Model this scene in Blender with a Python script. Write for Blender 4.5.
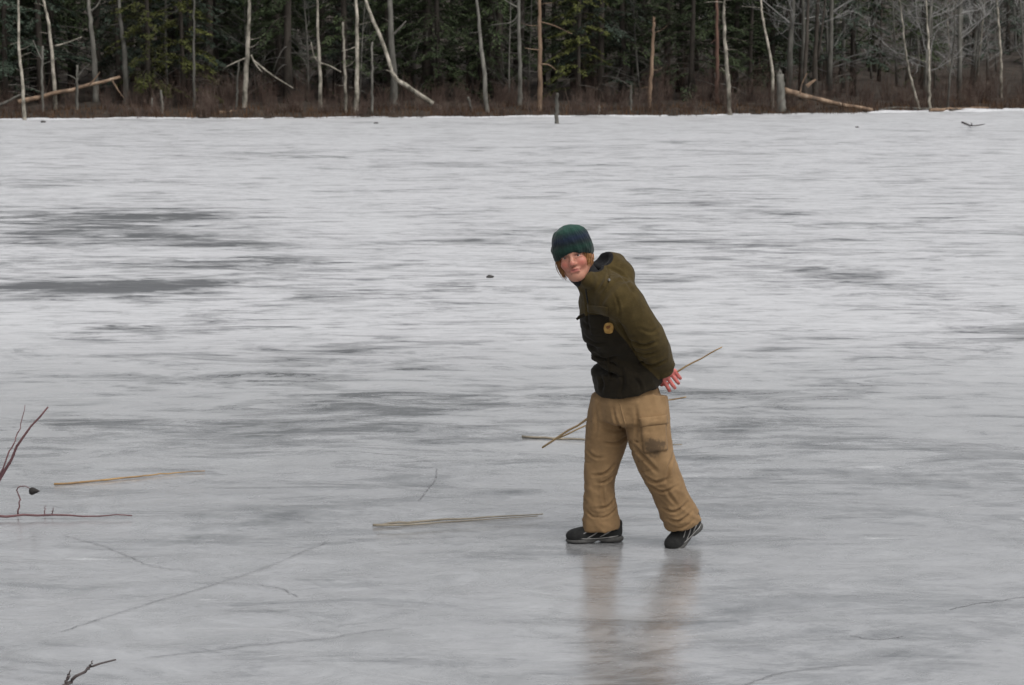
import bpy, bmesh, math, random
import numpy as np
from mathutils import Vector, noise
from mathutils.bvhtree import BVHTree

for o in list(bpy.data.objects):
    bpy.data.objects.remove(o, do_unlink=True)
scene = bpy.context.scene
col = scene.collection

# ------------------------------------------------------------------ camera
CAM_H = 2.3
FPX = 2100.0                       # focal length in pixels for a 1024 px wide frame
HORIZON = 57.0
PITCH = math.atan((342.5 - HORIZON) / FPX)
cam_d = bpy.data.cameras.new('camera')
cam_d.sensor_width = 36.0
cam_d.lens = FPX / 1024.0 * 36.0
cam_d.clip_start = 0.1
cam_d.clip_end = 3000
cam_d.dof.use_dof = True
cam_d.dof.focus_distance = 9.95
cam_d.dof.aperture_fstop = 9.0
cam = bpy.data.objects.new('camera', cam_d)
cam.location = (0, 0, CAM_H)
cam.rotation_euler = (math.pi / 2 - PITCH, 0, 0)
col.objects.link(cam)
scene.camera = cam

# ------------------------------------------------------------------ sky, sun, exposure
SUN_EL, SUN_AZ = math.radians(58), math.radians(140)     # azimuth clockwise from +Y
world = bpy.data.worlds.new('World')
scene.world = world
world.use_nodes = True
wn, wl = world.node_tree.nodes, world.node_tree.links
wn.clear()
sky = wn.new('ShaderNodeTexSky')
sky.sky_type = 'NISHITA'
sky.sun_disc = False
sky.sun_elevation = SUN_EL
sky.sun_rotation = SUN_AZ
sky.air_density = 1.0
sky.dust_density = 6.0
sky.ozone_density = 1.0
hs = wn.new('ShaderNodeHueSaturation')
hs.inputs['Saturation'].default_value = 0.16        # an even grey cloud cover
bg = wn.new('ShaderNodeBackground')
bg.inputs['Strength'].default_value = 0.15
wo = wn.new('ShaderNodeOutputWorld')
wl.new(sky.outputs[0], hs.inputs['Color'])
wl.new(hs.outputs[0], bg.inputs['Color'])
wl.new(bg.outputs[0], wo.inputs['Surface'])

sun_d = bpy.data.lights.new('sun', 'SUN')
sun_d.energy = 0.5
sun_d.angle = math.radians(50)
sun_d.color = (1.0, 0.97, 0.93)
sun = bpy.data.objects.new('sun', sun_d)
sd = Vector((math.sin(SUN_AZ) * math.cos(SUN_EL), math.cos(SUN_AZ) * math.cos(SUN_EL), math.sin(SUN_EL)))
sun.rotation_euler = (-sd).to_track_quat('-Z', 'Y').to_euler()
sun.location = (0, 0, 30)
col.objects.link(sun)

scene.view_settings.view_transform = 'Standard'
scene.view_settings.look = 'None'
scene.view_settings.gamma = 1
scene.view_settings.use_curve_mapping = False
scene.view_settings.exposure = 0.15
scene.render.engine = 'CYCLES'
scene.cycles.max_bounces = 8

# ------------------------------------------------------------------ helpers
CP, SP = math.cos(PITCH), math.sin(PITCH)
def ray(px, py):
    x, y = (px - 512) / FPX, (342.5 - py) / FPX
    return np.array([x, CP + y * SP, -SP + y * CP])
def at(px, py, Y):
    "the point at distance Y seen in that direction"
    r = ray(px, py)
    return np.array([0, 0, CAM_H]) + r * (Y / r[1])
def ground(px, py, z=0.0):
    r = ray(px, py)
    return np.array([0, 0, CAM_H]) + r * ((z - CAM_H) / r[2])

def tag(o, label=None, cat=None, group=None, kind=None):
    for k, v in (('label', label), ('category', cat), ('group', group), ('kind', kind)):
        if v: o[k] = v
    return o
def link(name, me, parent=None, loc=None):
    o = bpy.data.objects.new(name, me)
    col.objects.link(o)
    if parent: o.parent = parent
    if loc is not None: o.location = [float(v) for v in loc]
    return o
def empty(name, loc):
    o = link(name, None, None, loc)
    o.empty_display_size = 0.2
    return o
def copy_tree(o, parent=None):
    c = o.copy(); col.objects.link(c); c.parent = parent
    for ch in list(o.children): copy_tree(ch, c)
    return c

class MB:
    "collects tubes, quads and patches for one mesh"
    def __init__(s): s.v, s.f, s.n, s.m = [], [], 0, []
    def add(s, verts, faces, mi=0):
        s.v.append(np.asarray(verts, float)); s.f += [tuple(i + s.n for i in f) for f in faces]
        s.m += [mi] * len(faces); s.n += len(verts)
    def tube(s, pts, rad, sides=5, mi=0, cap=True, rough=0.0, rng=None):
        pts = np.asarray(pts, float); n = len(pts); rad = np.broadcast_to(np.asarray(rad, float), (n,))
        tan = np.gradient(pts, axis=0) if n > 2 else np.repeat([pts[1] - pts[0]], 2, 0)
        tan /= np.linalg.norm(tan, axis=1)[:, None] + 1e-9
        ref = np.array([0.31, 0.95, 0.11]) if abs(tan[0][1]) < 0.8 else np.array([0.95, 0.1, 0.3])
        a = np.arange(sides) * 2 * math.pi / sides
        V = []
        for i in range(n):
            u = np.cross(tan[i], ref); u /= np.linalg.norm(u) + 1e-9
            w = np.cross(tan[i], u)
            r = rad[i]
            rr = r * (1 + (rng.uniform(-rough, rough, sides) if rng is not None else 0))
            V.append(pts[i] + np.cos(a)[:, None] * u * np.reshape(rr, (-1, 1)) + np.sin(a)[:, None] * w * np.reshape(rr, (-1, 1)))
        F = []
        for i in range(n - 1):
            for j in range(sides):
                k = (j + 1) % sides
                F.append((i * sides + j, i * sides + k, (i + 1) * sides + k, (i + 1) * sides + j))
        if cap:
            F.append(tuple(range(sides))[::-1]); F.append(tuple((n - 1) * sides + j for j in range(sides)))
        s.add(np.concatenate(V), F, mi)
    def mesh(s, name, mats, smooth=False):
        me = bpy.data.meshes.new(name)
        V = np.concatenate(s.v) if s.v else np.zeros((0, 3))
        me.from_pydata(V.tolist(), [], s.f)
        for m in (mats if isinstance(mats, (list, tuple)) else [mats]): me.materials.append(m)
        me.polygons.foreach_set('material_index', np.array(s.m, dtype=np.int32))
        if smooth: me.polygons.foreach_set('use_smooth', np.ones(len(s.f), dtype=bool))
        me.update()
        return me
    def build(s, name, mats, parent=None, loc=None, smooth=False):
        return link(name, s.mesh(name, mats, smooth), parent, loc)

def curve(pts, n):
    "Catmull-Rom through the rows of pts"
    p = np.asarray(pts, float)
    if len(p) == 2: return p[0] + (p[1] - p[0]) * np.linspace(0, 1, n)[:, None]
    q = np.vstack([2 * p[0] - p[1], p, 2 * p[-1] - p[-2]])
    out = []
    for t in np.linspace(0, len(p) - 1 - 1e-6, n):
        i = int(t); f = t - i
        a, b, c, d = q[i:i + 4]
        out.append(0.5 * (2 * b + (c - a) * f + (2 * a - 5 * b + 4 * c - d) * f * f + (3 * b - a - 3 * c + d) * f ** 3))
    return np.array(out)

# ------------------------------------------------------------------ materials
def mat(name):
    m = bpy.data.materials.new(name); m.use_nodes = True
    nt = m.node_tree
    return m, nt, nt.nodes['Principled BSDF']
def N(nt, t, **kw):
    n = nt.nodes.new(t)
    for k, v in kw.items():
        if k.startswith('i_'):
            key = k[2:].replace('_', ' ')
            n.inputs[int(key) if key.isdigit() else key].default_value = v
        else: setattr(n, k, v)
    return n
def ramp(nt, src, stops):
    r = nt.nodes.new('ShaderNodeValToRGB')
    e = r.color_ramp.elements
    while len(e) < len(stops): e.new(0.5)
    for i, (p, c) in enumerate(stops):
        e[i].position = p
        e[i].color = (*c, 1) if isinstance(c, (tuple, list)) else (c, c, c, 1)
    nt.links.new(src, r.inputs[0])
    return r.outputs[0]
def math_n(nt, op, a, b=None, clamp=False):
    n = nt.nodes.new('ShaderNodeMath'); n.operation = op; n.use_clamp = clamp
    for i, x in enumerate((a, b)):
        if x is None: continue
        if hasattr(x, 'is_linked'): nt.links.new(x, n.inputs[i])
        else: n.inputs[i].default_value = x
    return n.outputs[0]
def mixc(nt, fac, a, b, blend='MIX'):
    n = nt.nodes.new('ShaderNodeMix'); n.data_type = 'RGBA'; n.blend_type = blend
    for sock, x in ((n.inputs[0], fac), (n.inputs[6], a), (n.inputs[7], b)):
        if hasattr(x, 'is_linked'): nt.links.new(x, sock)
        elif isinstance(x, (tuple, list)): sock.default_value = (*x, 1)
        else: sock.default_value = x
    return n.outputs[2]
def noise_n(nt, scale, detail=4, rough=0.55, vec=None, dist=0.0):
    n = N(nt, 'ShaderNodeTexNoise'); n.inputs['Scale'].default_value = scale
    n.inputs['Detail'].default_value = detail; n.inputs['Roughness'].default_value = rough
    n.inputs['Distortion'].default_value = dist
    if vec is not None: nt.links.new(vec, n.inputs['Vector'])
    return n.outputs[0]
def coords(nt, kind='Object', scale=None):
    tc = N(nt, 'ShaderNodeTexCoord').outputs[kind]
    if scale is None: return tc
    mp = N(nt, 'ShaderNodeMapping'); mp.inputs['Scale'].default_value = scale
    nt.links.new(tc, mp.inputs['Vector'])
    return mp.outputs[0]
def simple(name, stops, scale=8, rough=0.8, spec=0.3, bump=0.0, bscale=40, stretch=None, rand=0.0, detail=5):
    "colour ramp over noise, optional per-object brightness change and fine bump"
    m, nt, p = mat(name)
    v = coords(nt, 'Object', stretch)
    c = ramp(nt, noise_n(nt, scale, detail, 0.6, v), stops)
    if rand:
        oi = N(nt, 'ShaderNodeObjectInfo')
        h = N(nt, 'ShaderNodeHueSaturation')
        nt.links.new(c, h.inputs['Color'])
        nt.links.new(math_n(nt, 'ADD', math_n(nt, 'MULTIPLY', oi.outputs['Random'], 2 * rand), 1 - rand), h.inputs['Value'])
        c = h.outputs[0]
    nt.links.new(c, p.inputs['Base Color'])
    p.inputs['Roughness'].default_value = rough
    p.inputs['Specular IOR Level'].default_value = spec
    if bump:
        b = N(nt, 'ShaderNodeBump'); b.inputs['Strength'].default_value = bump; b.inputs['Distance'].default_value = 0.01
        nt.links.new(noise_n(nt, bscale, 4, 0.6, v), b.inputs['Height'])
        nt.links.new(b.outputs[0], p.inputs['Normal'])
    return m

M = {}
M['bark_dark'] = simple('bark_dark', [(0.3, (0.028, 0.024, 0.02)), (0.7, (0.07, 0.06, 0.05))], 6, 0.9, 0.2, 0.6, 12, (1, 1, 0.3), 0.3)
M['bark_grey'] = simple('bark_grey', [(0.3, (0.06, 0.056, 0.048)), (0.55, (0.13, 0.125, 0.11)), (0.75, (0.22, 0.21, 0.18))], 5, 0.9, 0.2, 0.5, 14, (1, 1, 0.3), 0.25)
M['bark_pale'] = simple('bark_pale', [(0.32, (0.07, 0.062, 0.05)), (0.48, (0.21, 0.195, 0.16)), (0.58, (0.34, 0.31, 0.26)), (0.72, (0.46, 0.42, 0.36))], 4.5, 0.85, 0.2, 0.4, 16, (1, 1, 0.5), 0.15)
M['bark_tan'] = simple('bark_tan', [(0.3, (0.075, 0.058, 0.046)), (0.48, (0.17, 0.115, 0.078)), (0.62, (0.25, 0.18, 0.125)), (0.78, (0.33, 0.29, 0.24))], 3.5, 0.85, 0.2, 0.4, 16, (1, 1, 0.4), 0.12)
M['bark_red'] = simple('bark_red', [(0.3, (0.08, 0.045, 0.035)), (0.7, (0.17, 0.10, 0.075))], 4, 0.9, 0.2, 0.5, 14, (1, 1, 0.3), 0.15)
M['branch_grey'] = simple('branch_grey', [(0.3, (0.07, 0.066, 0.06)), (0.7, (0.18, 0.17, 0.155))], 3, 0.9, 0.2, rand=0.3)
def needle_mat(name, a, b):
    m, nt, p = mat(name)
    oi = N(nt, 'ShaderNodeObjectInfo')
    nz = noise_n(nt, 1.1, 4, 0.6, coords(nt, 'Object'))
    c = ramp(nt, nz, [(0.3, a), (0.7, b)])
    h = N(nt, 'ShaderNodeHueSaturation')
    nt.links.new(c, h.inputs['Color'])
    nt.links.new(math_n(nt, 'ADD', math_n(nt, 'MULTIPLY', oi.outputs['Random'], 0.7), 0.65), h.inputs['Value'])
    nt.links.new(h.outputs[0], p.inputs['Base Color'])
    p.inputs['Roughness'].default_value = 0.7
    p.inputs['Specular IOR Level'].default_value = 0.2
    return m
M['branch_hazed'] = simple('branch_hazed', [(0.3, (0.13, 0.127, 0.12)), (0.7, (0.26, 0.255, 0.245))], 3, 0.9, 0.2, rand=0.25)  # grey branches made paler, the right wood's haze put into the colour
M['needles'] = needle_mat('needles', (0.030, 0.045, 0.022), (0.055, 0.075, 0.030))
M['needles_olive'] = needle_mat('needles_olive', (0.055, 0.062, 0.018), (0.105, 0.115, 0.03))
M['needles_blue'] = needle_mat('needles_blue', (0.035, 0.05, 0.035), (0.055, 0.075, 0.055))
M['brush'] = simple('brush_twigs', [(0.3, (0.06, 0.042, 0.034)), (0.5, (0.105, 0.072, 0.058)), (0.7, (0.20, 0.16, 0.13))], 1.5, 0.9, 0.2)
M['grass'] = simple('dead_grass', [(0.3, (0.045, 0.026, 0.016)), (0.6, (0.10, 0.058, 0.033)), (0.8, (0.20, 0.12, 0.065))], 0.8, 0.9, 0.2)
M['soil'] = simple('forest_soil', [(0.3, (0.025, 0.021, 0.018)), (0.6, (0.055, 0.046, 0.038)), (0.8, (0.09, 0.075, 0.06))], 1.2, 0.95, 0.1, 0.8, 8)
M['snow'] = simple('shore_frost', [(0.3, (0.48, 0.485, 0.50)), (0.7, (0.68, 0.685, 0.70))], 3, 0.8, 0.3, 0.3, 20)
M['stone'] = simple('dark_stone', [(0.3, (0.03, 0.03, 0.03)), (0.7, (0.08, 0.075, 0.07))], 8, 0.8, 0.3, 0.5, 30)
M['reed'] = simple('dry_reed', [(0.3, (0.26, 0.17, 0.085)), (0.7, (0.46, 0.33, 0.18))], 5, 0.7, 0.3)
M['reed_grey'] = simple('weathered_reed', [(0.3, (0.16, 0.14, 0.11)), (0.7, (0.30, 0.26, 0.20))], 6, 0.8, 0.3)
M['reed_orange'] = simple('orange_reed', [(0.35, (0.20, 0.13, 0.075)), (0.52, (0.36, 0.22, 0.09)), (0.7, (0.44, 0.29, 0.14))], 4, 0.7, 0.3)
M['twig_red'] = simple('red_twig', [(0.3, (0.09, 0.04, 0.045)), (0.7, (0.17, 0.085, 0.085))], 9, 0.6, 0.4)
M['twig_dark'] = simple('dark_twig', [(0.3, (0.05, 0.042, 0.042)), (0.7, (0.11, 0.09, 0.088))], 9, 0.7, 0.3)
M['cone'] = simple('dark_cone', [(0.3, (0.012, 0.011, 0.011)), (0.7, (0.03, 0.026, 0.024))], 60, 0.8, 0.3)

# ------------------------------------------------------------------ the frozen pond
SH = [(-700, 124), (-300, 121.5), (0, 119.6), (200, 118.5), (400, 117.6), (560, 116.8), (700, 115.6), (800, 114.2),
      (880, 112.6), (960, 111.0), (1024, 110.0), (1300, 107.0), (1700, 104.0)]
SHW = np.array([ground(x, y)[:2] for x, y in SH])
_o = np.argsort(SHW[:, 0]); SHW = SHW[_o]
def shoreY(X): return np.interp(X, SHW[:, 0], SHW[:, 1])

def axis_grid(breaks):
    out = []
    for (a, b, st) in breaks:
        out.append(np.arange(a, b, st))
    out.append([breaks[-1][1]])
    return np.concatenate(out)
gx = axis_grid([(-260, -60, 20), (-60, -22, 2), (-22, 24, 0.2), (24, 64, 2), (64, 260, 20)])
gy = axis_grid([(-160, 0, 10), (0, 6, 1), (6, 16, 0.1), (16, 34, 0.2), (34, 130, 0.8)])
GX, GY = np.meshgrid(gx, gy, indexing='ij')
# clear dark patches in the frosted surface, one painted under the person's reflection: (pixel x, pixel y, half width, half height, amount)
BL = [(110, 222, 170, 14, 0.8), (130, 238, 150, 8, 0.9), (215, 265, 150, 7, 1.0), (60, 288, 110, 13, 1.0), (200, 283, 80, 8, 0.9), (150, 215, 90, 6, 0.5),
      (330, 297, 60, 6, 0.6), (300, 375, 110, 12, 0.55), (330, 405, 150, 12, 0.6), (290, 435, 190, 16, 0.6), (120, 328, 50, 5, 0.6), (250, 245, 60, 5, 0.9),
      (60, 420, 90, 12, 0.45), (420, 345, 70, 10, 0.4), (450, 440, 90, 20, 0.35), (400, 415, 80, 9, 0.5), (160, 375, 60, 8, 0.4), (480, 240, 40, 6, 0.4),
      (860, 280, 45, 8, 0.8), (1000, 308, 70, 8, 0.7), (1010, 332, 60, 10, 0.8), (940, 292, 50, 6, 0.6), (790, 272, 60, 8, 0.5), (730, 395, 110, 10, 0.7), (760, 430, 110, 14, 0.45),
      (640, 240, 60, 8, 0.4), (700, 202, 60, 8, 0.3), (780, 213, 40, 4, 0.5), (700, 460, 80, 10, 0.35), (560, 400, 80, 10, 0.3),
      (510, 555, 60, 12, 0.5), (930, 655, 70, 18, 0.55), (640, 625, 100, 60, 0.5), (790, 520, 80, 12, 0.2), (230, 680, 110, 14, 0.25), (860, 480, 120, 16, 0.25), (20, 560, 70, 16, 0.3),  # the tall patch below the person paints the reflection darker
      (60, 180, 70, 6, 0.5), (230, 155, 90, 6, 0.3), (480, 165, 120, 5, 0.3), (820, 180, 120, 6, 0.3)]
dx = GX; dyy = np.maximum(GY, 3.0)
PXg = 512 + FPX * GX / dyy
PYg = HORIZON + FPX * CAM_H / dyy
clear = np.zeros_like(GX)
for (bx, by, hw, hh, am) in BL:
    c = ground(bx, by)
    rx = hw / FPX * c[1]
    ry = abs(ground(bx, by - hh)[1] - ground(bx, by + hh)[1]) / 2
    clear += am * np.exp(-(((GX - c[0]) / rx) ** 2 + ((GY - c[1]) / ry) ** 2) * 1.1)
wet = np.clip(1.0 - (GY - 9.4) / 8.5, 0, 1)           # the near end of the pond is wetter and smoother
nx, ny = GX.shape
idx = np.arange(nx * ny).reshape(nx, ny)
quads = np.stack([idx[:-1, :-1], idx[1:, :-1], idx[1:, 1:], idx[:-1, 1:]], -1).reshape(-1, 4)
GZ = 0.002 * np.sin(GX * 0.9 + 1.3 * np.sin(GY * 0.37)) * np.sin(GY * 0.8 + 0.7 * np.sin(GX * 0.51)) - 0.002
me = bpy.data.meshes.new('frozen_pond')
me.from_pydata(np.stack([GX, GY, GZ], -1).reshape(-1, 3).tolist(), [], quads.tolist())
for nm, arr in (('clear', clear), ('wet', wet)):
    a = me.attributes.new(nm, 'FLOAT', 'POINT'); a.data.foreach_set('value', arr.ravel().astype(np.float32))
me.polygons.foreach_set('use_smooth', np.ones(len(quads), dtype=bool))

def ice_mat():
    m, nt, p = mat('ice')
    L = nt.links.new
    g = N(nt, 'ShaderNodeNewGeometry').outputs['Position']
    def mp(s, rot=0.0, loc=(0, 0, 0)):
        n = N(nt, 'ShaderNodeMapping'); n.inputs['Scale'].default_value = s; n.inputs['Rotation'].default_value = (0, 0, rot); n.inputs['Location'].default_value = loc
        L(g, n.inputs['Vector']); return n.outputs[0]
    acl = N(nt, 'ShaderNodeAttribute', attribute_name='clear').outputs['Fac']
    awe = N(nt, 'ShaderNodeAttribute', attribute_name='wet').outputs['Fac']
    # streaky drift pattern, longer across the wind than along it
    n1 = noise_n(nt, 1.0, 9, 0.72, mp((0.60, 0.95, 1), 0.06), 0.9)
    n2 = noise_n(nt, 1.0, 5, 0.65, mp((2.2, 4.0, 1), 0.05, (7, 3, 0)), 0.5)
    n3 = noise_n(nt, 1.0, 4, 0.6, mp((0.14, 0.2, 1), 0.0, (2, 9, 0)))
    n6 = noise_n(nt, 1.0, 8, 0.76, mp((1.1, 3.4, 1), 0.03, (17, 23, 0)), 1.0)
    s = math_n(nt, 'ADD', math_n(nt, 'MULTIPLY', n1, 0.46), math_n(nt, 'MULTIPLY', n6, 0.54))
    s2 = math_n(nt, 'ADD', s, math_n(nt, 'MULTIPLY', math_n(nt, 'MINIMUM', acl, 1.2), 0.122))
    s2 = math_n(nt, 'ADD', s2, math_n(nt, 'MULTIPLY', math_n(nt, 'SUBTRACT', n3, 0.5), 0.16))
    n8 = noise_n(nt, 1.0, 7, 0.72, mp((3.2, 4.6, 1), 0.1, (3, 41, 0)), 1.2)
    n9 = noise_n(nt, 1.0, 3, 0.7, mp((26, 34, 1), 0.0, (11, 7, 0)), 0.4)
    def sm(v, a, c_):
        r_ = N(nt, 'ShaderNodeMapRange', interpolation_type='SMOOTHSTEP'); L(v, r_.inputs[0]); r_.inputs[1].default_value = a; r_.inputs[2].default_value = c_; return r_.outputs[0]
    cmask = math_n(nt, 'ADD', math_n(nt, 'MULTIPLY', sm(s2, 0.505, 0.57), 0.42), math_n(nt, 'MULTIPLY', sm(s2, 0.57, 0.63), 0.58))
    # base colours: white frost, dark clear ice, grey wet ice
    fr = ramp(nt, math_n(nt, 'ADD', math_n(nt, 'MULTIPLY', n8, 0.5), math_n(nt, 'MULTIPLY', n6, 0.5)), [(0.33, (0.56, 0.565, 0.575)), (0.5, (0.47, 0.475, 0.485)), (0.62, (0.34, 0.345, 0.355))])
    ws = math_n(nt, 'ADD', math_n(nt, 'ADD', math_n(nt, 'MULTIPLY', math_n(nt, 'ADD', math_n(nt, 'MULTIPLY', n3, 0.45), math_n(nt, 'MULTIPLY', s, 0.55)), 0.62), math_n(nt, 'MULTIPLY', n8, 0.27)), math_n(nt, 'MULTIPLY', n9, 0.11))
    wt = ramp(nt, ws, [(0.40, (0.37, 0.373, 0.377)), (0.5, (0.27, 0.273, 0.277)), (0.6, (0.18, 0.183, 0.187))])
    c = mixc(nt, math_n(nt, 'MULTIPLY', awe, 0.92), fr, wt)
    c = mixc(nt, math_n(nt, 'MULTIPLY', cmask, 0.9), c, (0.055, 0.058, 0.062))
    # bright blown frost skins
    n4 = noise_n(nt, 1.0, 5, 0.7, mp((0.9, 2.2, 1), -0.05, (31, 5, 0)), 0.8)
    bm = N(nt, 'ShaderNodeMapRange', interpolation_type='SMOOTHSTEP'); L(n4, bm.inputs[0]); bm.inputs[1].default_value = 0.63; bm.inputs[2].default_value = 0.72
    c = mixc(nt, math_n(nt, 'MULTIPLY', math_n(nt, 'MULTIPLY', bm.outputs[0], sm(n8, 0.42, 0.55)), 0.4), c, (0.74, 0.745, 0.75))
    L(c, p.inputs['Base Color'])
    r = math_n(nt, 'ADD', 0.5, math_n(nt, 'MULTIPLY', awe, -0.30))
    r = math_n(nt, 'ADD', r, math_n(nt, 'MULTIPLY', cmask, -0.2))
    r = math_n(nt, 'ADD', r, math_n(nt, 'MULTIPLY', math_n(nt, 'SUBTRACT', n6, 0.5), 0.30))
    L(math_n(nt, 'MAXIMUM', r, 0.1), p.inputs['Roughness'])
    p.inputs['IOR'].default_value = 1.31
    L(math_n(nt, 'MULTIPLY', awe, 1.0), p.inputs['Coat Weight'])          # film of meltwater
    p.inputs['Coat IOR'].default_value = 1.6
    L(math_n(nt, 'ADD', 0.09, math_n(nt, 'MULTIPLY', sm(n8, 0.40, 0.66), 0.24)), p.inputs['Coat Roughness'])
    sp = math_n(nt, 'ADD', 0.16, math_n(nt, 'MULTIPLY', awe, 0.75))
    sp = math_n(nt, 'ADD', sp, math_n(nt, 'MULTIPLY', cmask, 0.3))
    L(math_n(nt, 'MINIMUM', sp, 0.95), p.inputs['Specular IOR Level'])
    b1 = N(nt, 'ShaderNodeBump'); b1.inputs['Strength'].default_value = 0.5; b1.inputs['Distance'].default_value = 0.012
    L(math_n(nt, 'ADD', math_n(nt, 'MULTIPLY', s, 0.6), math_n(nt, 'MULTIPLY', n8, 0.4)), b1.inputs['Height'])
    n5 = noise_n(nt, 1.0, 4, 0.7, mp((14, 22, 1)), 0.3)
    b2 = N(nt, 'ShaderNodeBump'); b2.inputs['Strength'].default_value = 0.35; b2.inputs['Distance'].default_value = 0.003
    L(n5, b2.inputs['Height']); L(b1.outputs[0], b2.inputs['Normal'])
    L(b2.outputs[0], p.inputs['Normal']); L(b1.outputs[0], p.inputs['Coat Normal'])
    return m
me.materials.append(ice_mat())
pond = tag(link('frozen_pond', me), kind='structure')

# hairline cracks in the ice, and one reed blade frozen under the frost
M['crack'] = simple('crack', [(0.35, (0.13, 0.13, 0.135)), (0.65, (0.26, 0.26, 0.27))], 9, 0.5, 0.4)
def ribbon(name, pix, wid, z, m, parent, seed):
    rg = np.random.default_rng(seed)
    P = curve([ground(x, y) for x, y in pix], 40)
    P[:, 0] += rg.normal(0, 0.003, 40); P[:, 1] += np.cumsum(rg.normal(0, 0.003, 40))
    t = np.gradient(P, axis=0); nrm = np.stack([-t[:, 1], t[:, 0], 0 * t[:, 0]], 1); nrm /= np.linalg.norm(nrm, axis=1)[:, None]
    w = wid * rg.uniform(0.55, 1.0, 40); w[0] = w[-1] = 0.0005
    b = MB(); P[:, 2] = z
    b.add(np.vstack([P + nrm * w[:, None], P - nrm * w[:, None]]), [(i, i + 1, 41 + i, 40 + i) for i in range(39)])
    return b.build(name, m, parent)
CR = [[(60, 632), (120, 612), (200, 588), (262, 568), (330, 540)], [(145, 658), (230, 648), (320, 638), (402, 627)], [(205, 582), (240, 584), (275, 588), (298, 598)],
      [(64, 535), (110, 548), (150, 565), (200, 572)], [(270, 516), (295, 518), (315, 523)], [(950, 610), (985, 602), (1030, 597)],
      [(418, 500), (428, 489), (435, 478), (437, 468)], [(730, 690), (780, 672), (850, 662)], [(850, 636), (880, 640), (905, 637)]]  # the first curve on this row is the frozen reed blade
for i, c in enumerate(CR):
    ribbon('crack', c, 0.0030 if i != 6 else 0.003, 0.0015, M['crack'], pond, 50 + i)

# ------------------------------------------------------------------ far bank
def bank_z(X, Y):
    X, Y = np.asarray(X, float), np.asarray(Y, float)
    s = Y - shoreY(X)
    z = 0.28 * (1 - np.exp(-np.maximum(s, 0) / 1.2)) + 0.03 * np.maximum(s, 0) + 0.07 * np.maximum(s - 30, 0)
    z = z + 0.07 * np.sin(X * 1.1 + 0.6 * np.sin(Y)) * np.clip(s / 2, 0, 1) + 0.05 * np.sin(X * 2.7 + Y * 1.9) * np.clip(s / 2, 0, 1)
    return np.where(s < 0, np.maximum(s, -0.6) * 0.5 - 0.02, z)
hx = axis_grid([(-260, -60, 20), (-60, 60, 0.6), (60, 260, 20)])
hs_ = np.concatenate([[-1.0, -0.3], np.arange(0, 6, 0.3), np.arange(6, 40, 2), np.arange(40, 400, 20)])
HX, HS = np.meshgrid(hx, hs_, indexing='ij')
wob = 0.5 * np.sin(HX * 0.8) + 0.35 * np.sin(HX * 2.1 + 1) + 0.2 * np.sin(HX * 5.3)
HY = shoreY(HX) + HS + wob * np.clip(1 - HS / 6, 0, 1)
HZ = np.where(HS < 0, HS * 0.5 - 0.02, bank_z(HX, shoreY(HX) + HS))
i2 = np.arange(HX.size).reshape(HX.shape)
q2 = np.stack([i2[:-1, :-1], i2[1:, :-1], i2[1:, 1:], i2[:-1, 1:]], -1).reshape(-1, 4)
me = bpy.data.meshes.new('forest_floor')
me.from_pydata(np.stack([HX, HY, HZ], -1).reshape(-1, 3).tolist(), [], q2.tolist())
me.materials.append(M['soil'])
me.polygons.foreach_set('use_smooth', np.ones(len(q2), dtype=bool))
tag(link('forest_floor', me), kind='structure')
def on_bank(X, Y): return np.array([X, Y, float(bank_z(X, Y))])

# a narrow rim of frost along the edge of the ice
rg = np.random.default_rng(4)
b = MB()
X = np.arange(-45, 60, 0.25); wb = 0.5 * np.sin(X * 0.8) + 0.35 * np.sin(X * 2.1 + 1) + 0.2 * np.sin(X * 5.3)
Y0 = shoreY(X) + wb
wd = np.clip(0.5 + 0.5 * np.sin(X * 0.33 + 1) + 0.4 * np.sin(X * 1.7) + rg.normal(0, 0.15, len(X)), 0.05, 2) * np.where(X > 14, 1.3, 0.45)
rows = [np.stack([X, Y0 - wd, 0 * X + 0.004], 1), np.stack([X, Y0 - wd * 0.5, 0.02 + 0.03 * wd], 1), np.stack([X, Y0 + 0.12, 0.03 + 0.05 * wd], 1), np.stack([X, Y0 + 0.4, 0 * X - 0.02], 1)]
n = len(X)
b.add(np.vstack(rows), [(k * n + i, k * n + i + 1, (k + 1) * n + i + 1, (k + 1) * n + i) for k in range(3) for i in range(n - 1)])
tag(b.build('shore_frost', M['snow'], smooth=True), kind='structure')
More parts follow.
